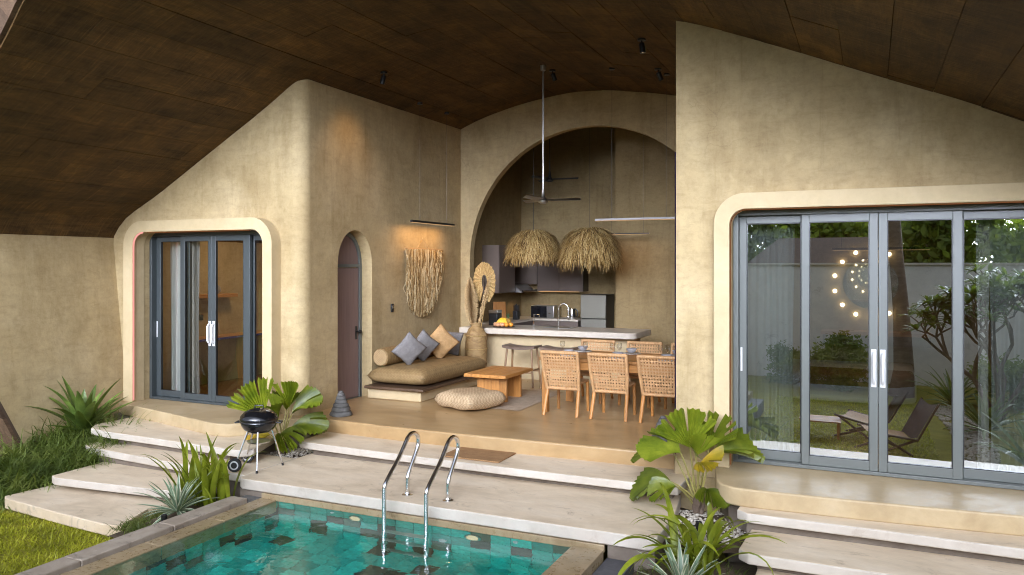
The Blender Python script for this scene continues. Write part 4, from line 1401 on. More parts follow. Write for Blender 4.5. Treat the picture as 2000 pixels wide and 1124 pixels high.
bbq = thing('kettle_grill', 'black enamel kettle charcoal grill on thin steel legs with two wheels', 'barbecue', (-6.42, 7.06, -0.33), R(24))
mb = MB()
mb.lathe([(0.05, 0.40), (0.12, 0.415), (0.17, 0.45), (0.2, 0.5), (0.212, 0.545), (0.205, 0.55)], (0, 0, 0), 32)
mb.build('bowl', 'black_enamel', bbq, smooth='all')
mb = MB()
mb.lathe([(0.216, 0.548), (0.219, 0.555), (0.205, 0.60), (0.165, 0.645), (0.11, 0.672), (0.05, 0.685), (0.0, 0.688)], (0, 0, 0), 32)
lid = mb.build('lid', 'black_enamel', bbq, smooth='all')
MB().tube([(-0.05, 0, 0.683), (-0.045, 0, 0.715), (0.045, 0, 0.715), (0.05, 0, 0.683)], 0.01, 8).build('lid_handle', 'black_metal', lid, smooth=True)
MB().lathe([(0.035, 0.655), (0.035, 0.67)], (0.11, -0.03, 0), 12).build('vent', 'brushed', lid)
mb = MB()
for sx in (-1, 1):
    MB().tube([(sx * 0.21, -0.05, 0.53), (sx * 0.26, -0.045, 0.525), (sx * 0.26, 0.045, 0.525), (sx * 0.21, 0.05, 0.53)], 0.009, 8).build('side_handle', 'black_metal', bbq, smooth=True)
for (tx, ty, bx, by, wh) in ((-0.09, -0.1, -0.21, -0.17, True), (-0.09, 0.1, -0.21, 0.19, True), (0.03, -0.13, 0.06, -0.26, False), (0.13, 0.04, 0.24, 0.1, False)):
    zb = 0.075 if wh else 0.02
    o = MB().tube([(tx, ty, 0.45), (bx, by, zb)], 0.0105, 8).build('leg', 'chrome', bbq, smooth=True)
    if not wh:
        MB().tube([(bx, by, 0.03), (bx + (bx - tx) * 0.04, by + (by - ty) * 0.04, 0.0)], 0.013, 8).build('foot_cap', 'rubber', o)
    else:
        w_ = MB()
        w_.lathe([(0.044, -0.02), (0.07, -0.022), (0.077, -0.012), (0.077, 0.012), (0.07, 0.022), (0.044, 0.02)], (0, 0, 0), 24)
        wo_ = w_.build('wheel', 'rubber', bbq, smooth=True, loc=(bx, by + (-0.03 if by < 0 else 0.03), 0.077), rot=(R(90), 0, 0))
        MB().lathe([(0.0, -0.018), (0.05, -0.023), (0.05, 0.023), (0.0, 0.018)], (0, 0, 0), 20).build('rim', 'white_plastic', wo_)
        MB().lathe([(0.0, -0.027), (0.034, -0.026), (0.034, 0.026), (0.0, 0.027)], (0, 0, 0), 16).build('hub', 'rubber', wo_)
MB().tube([(-0.21, -0.2, 0.075), (-0.21, 0.22, 0.075)], 0.006, 6).build('axle', 'brushed', bbq)
MB().lathe([(0.0, 0.29), (0.13, 0.295), (0.135, 0.31), (0.13, 0.305), (0.0, 0.3)], (0, 0, 0), 24).build('ash_tray', 'brushed', bbq, smooth=True)

st = thing('stone_stupa', 'tiered dark volcanic stone stupa ornament at the terrace corner', 'ornament', (-6.43, 8.62, 0))
z = 0
for k, (r0, r1, h) in enumerate(((.152, .135, .06), (.128, .112, .055), (.105, .092, .05), (.086, .075, .05), (.07, .055, .045), (.05, .04, .04), (.034, .018, .03))):
    MB().lathe([(r0 * .96, z), (r0, z + .012), (r0 * .98, z + h * .5), (r1, z + h)], (0, 0, 0), 14, 0, lambda a, zz: 1 + .04 * math.sin(4 * a + zz * 40)).build('tier', 'stone_dark', st, bevel=0.006)
    z += h
st2 = copy_tree(st)
st2.location = (-2.1, 8.66, 0)
st2.rotation_euler = (0, 0, 0.7)
st2['label'] = 'tiered dark stone stupa ornament half hidden behind the broad fan palm'
for x, y, z, lb in ((-1.42, 7.22, -0.46, 'small black garden spike light among the white pebbles'), (-6.42, 5.72, -0.62, 'small black garden spike light by the kerb beside the striped agave')):
    t = thing('garden_spotlight', lb, 'garden light', (x, y, z), 0, 'garden spike lights')
    MB().tube([(0, 0, -.05), (0, 0, .06)], .01, 6).build('spike', 'black_metal', t)
    MB().lathe([(.018, .055), (.028, .07), (.03, .13), (.024, .13), (.02, .1), (0, .1)], (0, 0, 0), 12).build('head', 'black_metal', t, smooth=True)
tag(MB().box(-4.42, -3.7, 7.77, 8.24, -0.163, -0.145).build('doormat', 'mat', bevel=0.006), 'brown coir doormat on the long step slab', 'doormat')

# ------------------------------------------------------------------ lounge corner
sofa = thing('bench_base', 'built-in plaster bench with a dark timber board along the wall', 'bench', (-6.45, 10.9, 0))
keep(MB().box(-6.9, -5.97, 9.9, 12.05, 0, 0.165).build('base', 'plaster_pale', sofa, bevel=0.02), sofa)
keep(MB().box(-6.895, -5.87, 9.80, 12.15, 0.167, 0.205).build('seat_board', 'dark_wood', sofa, bevel=0.008), sofa)
mb = MB()
def puff(L, Wd, H, nx=26, ny=16, cx=0, cy=0, cz=0):
    def f(s):
        def g(u, v):
            a, b = u * 2 - 1, v * 2 - 1
            e = (max(0.0, 1 - abs(a) ** 7)) ** 0.42 * (max(0.0, 1 - abs(b) ** 7)) ** 0.42
            return (cx + a * Wd / 2 * (1 - 0.02 * (1 - e)), cy + b * L / 2, cz + s * H / 2 * e)
        return g
    mb.grid(f(1), nx, ny)
    mb.grid(f(-1), nx, ny)
puff(2.1, 1.0, 0.28, 24, 40, -6.4, 10.93, 0.345)
tag(mb.build('mattress', 'mattress', smooth='all'), 'long ochre woven seat mattress on the built-in bench', 'mattress')
t = thing('bolster', 'round ochre bolster roll lying along the wall on the bench', 'bolster', (-6.74, 10.0, 0.61))
mb = MB()
mb.lathe([(0.0, 0), (0.12, 0.0), (0.135, 0.015), (0.138, 0.1), (0.138, 1.75), (0.13, 1.78), (0.0, 1.785)], (0, 0, 0), 28)
o = mb.build('roll', 'mattress', t, smooth=True)
o.rotation_euler = (R(-90), 0, 0)
o = MB().lathe([(0.0, 0.0), (0.118, 0.0), (0.118, -0.006), (0.0, -0.01)], (0, 0, 0), 28).build('end_disc', 'bolster', t, smooth=True)
o.rotation_euler = (R(-90), 0, 0)
def pillow(label, mat, loc, rot, s=0.42, th=0.15):
    mb = MB()
    def g(sg):
        def f(u, v):
            a, b = u * 2 - 1, v * 2 - 1
            e = ((1 - a * a) * (1 - b * b)) ** 0.45
            pin = 1 - 0.09 * (1 - abs(a)) * abs(b) ** 2
            pin2 = 1 - 0.09 * (1 - abs(b)) * abs(a) ** 2
            wr = 0.006 * math.sin(9 * a + 3 * b) * math.sin(7 * b) * e
            return (a * s / 2 * pin2, sg * (th / 2 * e + wr), b * s / 2 * pin)
        return f
    mb.grid(g(1), 16, 16)
    mb.grid(g(-1), 16, 16)
    o = mb.build('cushion', mat, smooth='all', loc=loc, rot=rot)
    return tag(o, label, 'cushion', 'cushions on the bench')
# diamonds: standing on a corner, leaning on the bolster, faces turned to the room
pillow('grey linen cushion nearest the bolster end, standing on a corner', 'grey_fabric', (-6.40, 10.28, 0.72), (R(16), R(40), R(62)), 0.41)
pillow('grey linen cushion between the first grey cushion and the tan one', 'grey_fabric', (-6.45, 10.78, 0.72), (R(16), R(38), R(66)), 0.41)
pillow('tan straw-textured cushion standing on a corner', 'tan_cushion', (-6.38, 11.2, 0.74), (R(14), R(44), R(50)), 0.46)
pillow('grey linen cushion half hidden behind the tan cushion', 'grey_fabric', (-6.5, 11.72, 0.69), (R(14), R(10), R(40)), 0.42)

t = thing('coffee_table', 'low teak coffee table on two plank legs', 'coffee table', (-5.08, 10.7, 0))
for k in range(5):
    x0 = -5.42 + k * 0.135
    keep(MB().box(x0 + 0.001, x0 + 0.134, 10.2, 11.2, 0.372, 0.42).build('top_plank', 'teak_y', t, bevel=0.004), t)
for y in (10.42, 10.92):
    for k in range(4):
        x0 = -5.31 + k * 0.12
        keep(MB().box(x0 + 0.001, x0 + 0.119, y, y + 0.05, 0, 0.371).build('leg_plank', 'teak_z', t, bevel=0.004), t)
o = MB().grid(lambda u, v: (-5.65 + 1.26 * u, 9.88 + 1.75 * v, 0.005 + 0.003 * math.sin(u * 23) * math.sin(v * 31)), 20, 24).build('rug', 'rug', smooth='all')
tag(o, 'pale jute rug under the coffee table', 'rug')
mb = MB()
def pf(sg):
    def f(u, v):
        a, b = u * 2 - 1, v * 2 - 1
        e = (max(0, 1 - abs(a) ** 5) * max(0, 1 - abs(b) ** 5)) ** 0.4
        return (a * .36 * (1 + .05 * e), b * .36 * (1 + .05 * e), .125 + sg * .12 * e + .008 * math.sin(6 * a + 4 * b) * e)
    return f
mb.grid(pf(1), 18, 18)
mb.grid(pf(-1), 18, 18)
mb2 = mb.build('pouf', 'pouf', smooth='all', loc=(-5.12, 9.84, 0.005), rot=(0, 0, R(-18)))
tag(mb2, 'square seagrass floor cushion on the cement floor', 'floor cushion')

# wall hanging
t = thing('wall_hanging', 'cream raffia fringe wall hanging on a wooden rod', 'wall hanging', (-6.86, 11.5, 2.27))
keep(MB().tube([(-6.86, 10.9, 2.275), (-6.86, 12.1, 2.275)], 0.013, 8).build('rod', 'bolster', t, smooth=True), t)
mb = MB()
for k in range(620):
    y = 10.93 + 1.14 * rnd.random()
    u = (y - 11.5) / 0.57
    low = 1.13 + 0.5 * abs(u + .15) ** 2.6
    top = 2.27 if rnd.random() < .6 else rnd.uniform(1.7, 2.27)
    zb = low + abs(rnd.gauss(0, .12)) * (1 if rnd.random() < .7 else 1.8)
    if zb > top - .2:
        continue
    x = -6.88 + rnd.uniform(0, .06)
    pts = []
    for j in range(7):
        s = j / 6
        pts.append(Vector((x + rnd.uniform(-.02, .025), y + rnd.gauss(0, .02) * (.3 + s), top + (zb - top) * s)))
    w_ = rnd.uniform(.005, .012)
    vs_ = []
    for p in pts:
        vs_ += [(p.x, p.y - w_, p.z), (p.x + .003, p.y + w_, p.z)]
    mb.add(vs_, [(2 * j, 2 * j + 1, 2 * j + 3, 2 * j + 2) for j in range(6)], rnd.choice((0, 0, 1, 2)))
o = keep(mb.build('fringe', ['raffia', 'raffia_dark', 'raffia_pale'], t, fix=False), t)
o['kind'] = 'stuff'
keep(MB().tube([(-6.88, 11.3, 2.28), (-6.89, 11.5, 2.47), (-6.88, 11.7, 2.28)], 0.004, 5).build('hanging_cord', 'raffia', t), t)
t = thing('wall_switch', 'small black switch plate on the side wall', 'switch', (-6.885, 10.56, 1.33))
MB().box(-0.012, 0.006, -0.035, 0.035, -0.065, 0.065).build('plate', 'black_metal', t, bevel=0.004)
MB().box(0.0061, 0.012, -0.018, 0.018, -0.01, 0.04).build('rocker', 'brushed', t)

# vase with dried plumes
t = thing('clay_vase', 'tall clay floor vase wrapped in bands beside the arch', 'vase', (-6.28, 12.28, 0))
mb = MB()
mb.lathe([(.11, 0), (.15, .1), (.185, .35), (.195, .6), (.18, .8), (.13, .9), (.09, .935), (.085, .96), (.105, 1.0), (.1, 1.0), (.075, .96)], (0, 0, 0), 28, 0, lambda a, z: 1 + .012 * math.sin(z * 60) + .01 * math.sin(3 * a))
mb.build('body', 'vase', t, smooth='all')
for z, r_ in ((.28, .182), (.55, .2), (.78, .186)):
    MB().tube([(r_ * math.cos(2 * PI * k / 24), r_ * math.sin(2 * PI * k / 24), z + .006 * math.sin(3 * k)) for k in range(25)], .009, 6, caps=False).build('band', 'fan_leaf', t, smooth=True)
def plume(label, base, tip, wid, n, name='dried_plume'):
    t = thing(name, label, 'dried plant', base)
    d = Vector(tip)
    MB().tube([(0, 0, -.25), d * .5 + Vector((.02, 0, 0)), d], .007, 6).build('stalk', 'fan_leaf', t)
    mb = MB()
    for k in range(n):
        s = rnd.uniform(.0, 1) ** .8
        c = d * s
        a = rnd.uniform(0, 2 * PI)
        w_ = wid * (math.sin(PI * min(.98, .12 + s * .86)) ** .6) * rnd.uniform(.6, 1.1)
        q = Vector((math.cos(a) * w_, math.sin(a) * w_, rnd.uniform(.02, .1)))
        side = q.cross(Vector((0, 0, 1))).normalized() * .006
        mb.add([c - side, c + side, c + q * .7 + side - Vector((0, 0, .01)), c + q - Vector((0, 0, .045))], [(0, 1, 2, 3)])
    o = mb.build('plume', 'plume', t, fix=False)
    o['kind'] = 'stuff'
plume('thick cream pampas plume standing in the clay vase', (-6.33, 12.25, .98), (-.05, -.02, .76), .125, 2600)
plume('thin tan pampas plume standing in the clay vase', (-6.22, 12.28, .98), (.19, .06, .82), .045, 700)
t = thing('dried_fan_leaf', 'round dried palm fan behind the plumes in the vase', 'dried plant', (-6.22, 12.36, 1.0))
mb = MB()
ns = 46
vs_ = []
for k in range(ns + 1):
    a = R(-70) + R(320) * k / ns
    zz = (1 if k % 2 else -1) * .012
    r_ = .19 * rnd.uniform(.96, 1.04)
    vs_ += [(.06 + .05 * math.cos(a), 0, .72 + .12 * math.sin(a)), (.06 + (r_ + .03) * math.cos(a), zz, .70 + (r_ * 1.9) * math.sin(a))]
mb.add(vs_, [(2 * k, 2 * k + 1, 2 * k + 3, 2 * k + 2) for k in range(ns)])
mb.build('blade', 'fan_leaf', t)
MB().tube([(0, 0, -.2), (.03, 0, .3), (.05, .01, 1.0)], .008, 6).build('stalk', 'dark_wood', t)

# ------------------------------------------------------------------ dining set
def chair_proto():
    t = thing('dining_chair', 'x', 'chair', (0, 0, 0), 0, 'woven rattan dining chairs')
    # the chair faces +Y; its back is at y = 0
    xw = .245
    def by(z):
        return 0.02 - 0.30 * (z - .34) if z > .34 else .02 - .12 * (.34 - z) / .34 * 1.0
    for s in (-1, 1):
        MB().tube([(s * (xw - .012), by(0) , 0), (s * (xw - .02), by(.2), .2), (s * (xw - .025), by(.34), .34)], [.021, .024, .025], 8).build('leg', 'teak_z', t, smooth=True)
        MB().tube([(s * (xw - .03), .43, 0), (s * (xw - .035), .42, .42)], [.02, .023], 8).build('leg', 'teak_z', t, smooth=True)
    fr = MB()
    for s in (-1, 1):
        fr.tube([(s * (xw - .025), by(.33), .33), (s * xw, by(.6), .6), (s * (xw + .005), by(.86), .86)], .023, 10)
    fr.tube([(-xw - .01, by(.85), .85), (xw + .01, by(.85), .85)], .024, 10)
    fr.tube([(-xw + .01, by(.355), .355), (xw - .01, by(.355), .355)], .023, 10)
    fr.build('back_frame', 'rattan', t, smooth=True)
    wv = MB()
    nc, nr_ = 12, 11
    for k in range(nc + 1):
        f = -1 + 2 * k / nc
        for seg in range(8):
            za, zb = .36 + .475 * seg / 8, .36 + .475 * (seg + 1) / 8
            xa, xb = f * (xw - .03 + .022 * seg / 8), f * (xw - .03 + .022 * (seg + 1) / 8)
            w_ = .0098
            ya, yb = by(za), by(zb)
            wv.add([(xa - w_, ya - .003, za), (xa + w_, ya - .003, za), (xb + w_, yb - .003, zb), (xb - w_, yb - .003, zb)], [(0, 1, 2, 3)])
    for k in range(nr_ + 1):
        z = .365 + .47 * k / nr_
        w_ = .0105
        for seg in range(nc):
            xa, xb = -xw + .015 + (2 * xw - .03) * seg / nc, -xw + .015 + (2 * xw - .03) * (seg + 1) / nc
            o_ = .004 if (seg + k) % 2 else -.008
            wv.add([(xa, by(z) + o_, z - w_), (xb, by(z) + o_, z - w_), (xb, by(z) + o_, z + w_), (xa, by(z) + o_, z + w_)], [(0, 1, 2, 3)])
    wv.build('woven_back', 'rattan', t, fix=False)
    MB().box(-xw + .02, xw - .02, .03, .46, .40, .44).build('seat', 'rattan', t, bevel=.015)
    return t
CH = chair_proto()
spots = [(-3.745, 9.86, 0, 'rattan dining chair nearest the coffee table, back to the camera'),
         (-3.085, 9.86, 0, 'middle rattan dining chair of the near row, back to the camera'),
         (-2.425, 9.86, 0, 'rattan dining chair of the near row cut off by the big wall'),
         (-3.77, 11.32, PI, 'rattan dining chair across the table, nearest the bar stools'),
         (-3.05, 11.32, PI, 'rattan dining chair across the table, in front of the counter end'),
         (-2.38, 11.30, PI, 'rattan dining chair across the table, mostly hidden behind wine glasses')]
for i, (x, y, rz, lb) in enumerate(spots):
    c = CH if i == 0 else copy_tree(CH)
    c.location = (x, y, 0)
    c.rotation_euler = (0, 0, rz + rnd.uniform(-.02, .02))
    c['label'] = lb
t = thing('dining_table', 'solid teak dining table laid for a meal', 'table', (-3.05, 10.5, 0))
for k in range(7):
    y0 = 9.95 + k * .15
    keep(MB().box(-4.12, -2.0, y0 + .001, y0 + .149, .71, .75).build('top_plank', 'teak', t, bevel=.004), t)
for x in (-4.09, -2.11):
    for y in (9.97, 10.9):
        keep(MB().box(x, x + .08, y, y + .08, 0, .709).build('leg', 'teak_z', t, bevel=.005), t)
for y in (9.985, 10.94):
    keep(MB().box(-4.005, -2.12, y, y + .03, .6, .709).build('apron', 'teak', t, bevel=.003), t)
def wine_glass(x, y, lb):
    mb = MB()
    mb.lathe([(.034, 0), (.034, .003), (.005, .007), (.004, .075), (.012, .085), (.033, .115), (.038, .145), (.034, .185), (.0335, .185), (.037, .145), (.032, .117), (.0, .09)], (0, 0, 0), 16)
    tag(mb.build('wine_glass', 'wine_glass', smooth='all', loc=(x, y, .752)), lb, 'glass', 'wine glasses on the dining table')
def bowl(x, y, lb):
    mb = MB()
    mb.lathe([(.03, 0), (.035, .004), (.062, .03), (.075, .065), (.072, .066), (.058, .032), (.03, .01), (0, .009)], (0, 0, 0), 20)
    tag(mb.build('bowl', 'ceramic', smooth='all', loc=(x, y, .772)), lb, 'bowl', 'grey bowls on the dining table')
def plate(x, y, lb):
    mb = MB()
    mb.lathe([(.07, 0), (.09, .004), (.13, .016), (.129, .02), (.085, .009), (0, .007)], (0, 0, 0), 28)
    tag(mb.build('dinner_plate', 'plate', smooth='all', loc=(x, y, .753)), lb, 'plate', 'plates on the dining table')
for (x, y, lb) in ((-3.78, 10.2, 'plate in front of the first near chair'), (-3.08, 10.2, 'plate in front of the middle near chair'), (-2.42, 10.2, 'plate in front of the near chair by the wall'),
                   (-3.77, 10.75, 'plate across from the first near chair'), (-3.05, 10.75, 'plate across from the middle near chair'), (-2.4, 10.75, 'plate across the table by the wall')):
    plate(x, y, 'stoneware dinner ' + lb)
    bowl(x, y, 'small grey bowl on the ' + lb)
for (x, y, lb) in ((-3.95, 10.4, 'wine glass at the table end nearest the stools'), (-3.62, 10.42, 'wine glass beside the bowl of the first near chair'), (-3.22, 10.4, 'left one of the paired wine glasses mid table'), (-3.14, 10.46, 'right one of the paired wine glasses mid table'),
                   (-2.56, 10.42, 'wine glass close to the big wall, left one'), (-2.48, 10.5, 'wine glass close to the big wall, right one')):
    wine_glass(x, y, lb)

# ------------------------------------------------------------------ counter, stools and kitchen
t = thing('kitchen_counter', 'long cement bar counter with rounded end under the arch', 'counter', (-5, 12.9, 0))
cp = [(-6.7, 12.43), (-3.6, 12.43)] + [(-3.6 + .13 * math.sin(a), 12.56 - .13 * math.cos(a)) for a in (R(20), R(40), R(60), R(80), R(90))] + [(-3.44, 13.35), (-6.7, 13.35)]
keep(MB().prism(cp, .795, .90).build('worktop', 'counter', t, bevel=.015), t)
keep(MB().box(-6.69, -3.62, 12.72, 13.3, .0, .794).build('base', 'plaster_pale', t), t)
keep(MB().box(-5.25, -4.75, 12.85, 13.2, .901, .906).build('sink', 'brushed', t), t)
stool_spots = [(-5.28, 12.0, 'saddle seat wooden bar stool beside the clay vase'), (-4.6, 11.98, 'saddle seat wooden bar stool partly behind the dining chair')]
def stool():
    t = thing('bar_stool', 'x', 'stool', group='wooden bar stools at the counter')
    mb = MB()
    def g(sg):
        def f(u, v):
            a, b = u * 2 - 1, v * 2 - 1
            return (a * .29, b * .17, .63 + .03 * abs(a) ** 2 + sg * .02)
        return f
    mb.grid(g(1), 12, 4)
    mb.grid(g(-1), 12, 4)
    n1 = 13 * 5
    for i in range(12):
        for base in (0, 52):
            mb.f.append((base + i, base + i + 1, n1 + base + i + 1, n1 + base + i))
            mb.m.append(0)
    for j in range(4):
        for c in (0, 12):
            mb.f.append((j * 13 + c, (j + 1) * 13 + c, n1 + (j + 1) * 13 + c, n1 + j * 13 + c))
            mb.m.append(0)
    mb.build('seat', 'seat_wood', t, smooth=True)
    for sx in (-1, 1):
        for sy in (-1, 1):
            MB().tube([(sx * .22, sy * .11, .63), (sx * .27, sy * .17, 0)], [.02, .017], 8).build('leg', 'stool_wood', t, smooth=True)
        MB().tube([(sx * .248, -.145, .28), (sx * .248, .145, .28)], .013, 8).build('rung', 'stool_wood', t, smooth=True)
    for sy in (-1, 1):
        MB().tube([(-.25, sy * .15, .24), (.25, sy * .15, .24)], .013, 8).build('rung', 'stool_wood', t, smooth=True)
    return t
ST = stool()
for i, (x, y, lb) in enumerate(stool_spots):
    c = ST if i == 0 else copy_tree(ST)
    c.location = (x, y, 0)
    c['label'] = lb

# back run of cabinets
t = thing('base_cabinet', 'low kitchen cabinet run along the back wall', 'cabinet', (-5.9, 15.4, 0))
keep(MB().box(-6.93, -5.42, 15.16, 15.75, 0, .86).build('carcass', 'cabinet', t), t)
keep(MB().box(-6.94, -5.4, 15.1, 15.755, .862, .9).build('worktop', 'counter', t), t)
keep(MB().box(-6.94, -6.34, 13.36, 15.09, .862, .9).build('worktop', 'counter', t), t)
keep(MB().box(-6.93, -6.4, 13.36, 15.09, 0, .86).build('carcass', 'cabinet', t), t)
def wall_cab(lb, x0, x1, y0, y1, z0, z1, doors, face='Y'):
    t = thing('wall_cabinet', lb, 'cabinet', ((x0 + x1) / 2, (y0 + y1) / 2, z0))
    keep(MB().box(x0, x1, y0, y1, z0, z1).build('carcass', 'cabinet' if face == 'X' else 'dark_glass', t), t)
    for k in range(doors):
        if face == 'Y':
            a, b = x0 + (x1 - x0) * k / doors, x0 + (x1 - x0) * (k + 1) / doors
            keep(MB().box(a + .002, b - .002, y0 - .022, y0 - .002, z0, z1).build('door', 'cabinet', t, bevel=.002), t)
        else:
            a, b = y0 + (y1 - y0) * k / doors, y0 + (y1 - y0) * (k + 1) / doors
            keep(MB().box(x1 + .002, x1 + .022, a + .002, b - .002, z0, z1).build('door', 'cabinet', t, bevel=.002), t)
wall_cab('mauve wall cabinet on the kitchen back wall below the right straw pendant', -6.42, -5.4, 15.42, 15.755, 1.46, 2.4, 2)
wall_cab('mauve wall cabinet on the dark kitchen side wall above the hood', -6.945, -6.6, 13.85, 14.6, 1.46, 2.4, 2, 'X')
wall_cab('dark glazed wall cabinet in the kitchen corner', -6.94, -6.43, 15.42, 15.755, 1.6, 2.4, 1)
keep(MB().box(-6.4, -5.5, 15.43, 15.45, 1.445, 1.457).build('under_cabinet_light', 'lamp_warm', t), t)
t = thing('range_hood', 'steel range hood with dark glass in the kitchen corner', 'hood', (-6.7, 14.9, 1.45))
mb = MB()
mb.add([(-6.94, 14.62, 1.45), (-6.42, 14.62, 1.45), (-6.42, 15.35, 1.45), (-6.94, 15.35, 1.45), (-6.94, 14.66, 1.6), (-6.62, 14.66, 1.6), (-6.62, 15.35, 1.6), (-6.94, 15.35, 1.6)],
       [(3, 2, 1, 0), (4, 5, 6, 7), (0, 1, 5, 4), (1, 2, 6, 5), (2, 3, 7, 6), (3, 0, 4, 7)])
keep(mb.build('canopy', 'brushed', t, bevel=.006), t)
keep(MB().box(-6.43, -6.40, 14.62, 15.35, 1.455, 1.5).build('glass_edge', 'dark_glass', t), t)
lamp('hood_lamp', 'SPOT', (-6.7, 15.2, 1.44), 1.6, (1, .66, .32), (0, 0, 0), None, .03, None, R(110))

t = thing('refrigerator', 'grey steel refrigerator with black sides', 'fridge', (-5.1, 15.4, 0))
keep(MB().box(-5.36, -4.83, 15.2, 15.72, 0, 1.41).build('body', 'black_metal', t, bevel=.01), t)
keep(MB().box(-5.36, -4.83, 15.14, 15.195, .93, 1.405).build('upper_door', 'fridge', t, bevel=.008), t)
keep(MB().box(-5.36, -4.83, 15.14, 15.195, .05, .915).build('lower_door', 'fridge', t, bevel=.008), t)
t = thing('microwave', 'black and silver microwave oven on the back worktop', 'microwave', (-6.2, 15.4, .9))
keep(MB().box(-6.5, -5.98, 15.24, 15.6, .902, 1.16).build('case', 'brushed', t, bevel=.008), t)
keep(MB().box(-6.49, -6.14, 15.225, 15.238, .915, 1.15).build('door', 'dark_glass', t), t)
keep(MB().box(-6.13, -5.99, 15.228, 15.238, .915, 1.15).build('control_panel', 'brushed', t), t)
keep(MB().lathe([(.022, 0), (.022, .02), (0, .022)], (-6.06, 15.2, 1.0), 12).build('dial', 'chrome', t), t)
t = thing('kettle', 'steel and black electric kettle beside the sink tap', 'kettle', (-5.62, 15.35, .9))
MB().lathe([(.075, 0), (.08, .02), (.072, .16), (.06, .21), (.0, .225)], (0, 0, 0), 20).build('body', 'chrome', t, smooth=True)
MB().tube([(.07, 0, .04), (.12, 0, .06), (.125, 0, .16), (.06, 0, .21)], .012, 8).build('handle', 'black_metal', t, smooth=True)
t = thing('knife_block', 'black knife block with knives on the worktop', 'knife block', (-6.55, 14.6, .9))
MB().box(-.05, .05, -.07, .07, .002, .18).build('block', 'black_metal', t, bevel=.01)
for k in range(5):
    MB().box(-.008, .008, -.01, .01, .182, .29 + .015 * (k % 3)).build('knife_handle', 'black_metal', t, loc=(-.03 + .018 * k, -.04 + .02 * k, 0), bevel=.003)
o = MB().box(-.13, .13, -.012, .012, .0, .38).build('cutting_board', 'teak_z', None, bevel=.008, loc=(-6.70, 14.15, .902), rot=(R(-10), 0, R(40)))
tag(o, 'wooden cutting board leaning in the kitchen corner', 'board')
t = thing('coffee_maker', 'black coffee maker with a silver top beside the fruit', 'coffee maker', (-6.3, 13.1, .9))
MB().box(-.09, .09, -.1, .1, .002, .22).build('body', 'black_metal', t, bevel=.015)
MB().box(-.092, .092, -.102, .102, .222, .28).build('top', 'brushed', t, bevel=.01)
t = thing('tap', 'tall chrome pull-down kitchen tap with a coiled hose', 'tap', (-4.92, 12.75, .9))
MB().tube(crom([(0, 0, 0), (0, 0, .33), (.02, 0, .4), (.1, 0, .44), (.17, 0, .4), (.185, 0, .33), (.185, 0, .24)], 5), .012, 10).build('spout', 'chrome', t, smooth=True)
coil = [(.185 + .018 * math.cos(k * .9), .018 * math.sin(k * .9), .36 - k * .0035) for k in range(60)]
MB().tube(coil, .004, 5).build('spring', 'chrome', t, smooth=True)
MB().tube([(0, 0, .1), (0, -.05, .12)], .008, 8).build('lever', 'chrome', t, smooth=True)
t = thing('small_tap', 'short square chrome filter tap on the bar counter', 'tap', (-5.4, 12.8, .9))
MB().tube([(0, 0, 0), (0, 0, .24), (.1, 0, .24), (.1, 0, .18)], .008, 8).build('spout', 'chrome', t)
# fruit
t = thing('fruit_platter', 'dark round platter under the fruit on the counter', 'platter', (-5.95, 12.72, .9))
MB().lathe([(.16, .001), (.2, .012), (.19, .016), (.0, .01)], (0, 0, 0), 24).build('dish', 'dark_wood', t, smooth=True)
for k, (dx, dy, m_, lb) in enumerate(((-.13, -.06, 'apple', 'peach at the left edge of the fruit platter'), (-.06, -.1, 'apple', 'rosy fruit second from the platter edge'), (.02, -.11, 'apple', 'pale fruit at the front of the platter'), (.09, -.08, 'orange', 'orange at the front of the fruit platter'), (.15, -.02, 'orange', 'orange at the right edge of the platter'))):
    mb = MB()
    mb.lathe([(.0, 0), (.022, .004), (.038, .02), (.042, .04), (.036, .062), (.02, .074), (.0, .07)], (0, 0, 0), 16)
    tag(mb.build('fruit', m_, smooth='all', loc=(-5.95 + dx, 12.72 + dy, .915)), lb, 'fruit', 'fruit on the platter')
t = thing('banana_bunch', 'bunch of ripe bananas heaped on the fruit platter', 'bananas', (-5.95, 12.74, .93))
for k in range(7):
    a = -.9 + k * .3
    MB().tube(crom([(math.sin(a) * .03, -.03, .13), (math.sin(a) * .08, -.08, .1), (math.sin(a) * .12, -.1, .05), (math.sin(a) * .14, -.09, .01)], 4), [.006] + [.017] * 11 + [.006], 8).build('banana', 'banana', t, smooth=True)
t = thing('pineapple', 'pineapple with a green leaf crown behind the bananas', 'pineapple', (-5.93, 12.86, .915))
MB().lathe([(.0, 0), (.04, .005), (.055, .05), (.052, .1), (.03, .13), (0, .135)], (0, 0, 0), 16).build('fruit_body', 'pine', t, smooth=True)
for k in range(14):
    leaf_obj(strap(.11, .018, R(50 + 3 * k), .5, 4, .2), ['pineleaf'], t, k * 2.4, off=(0, 0, .13))

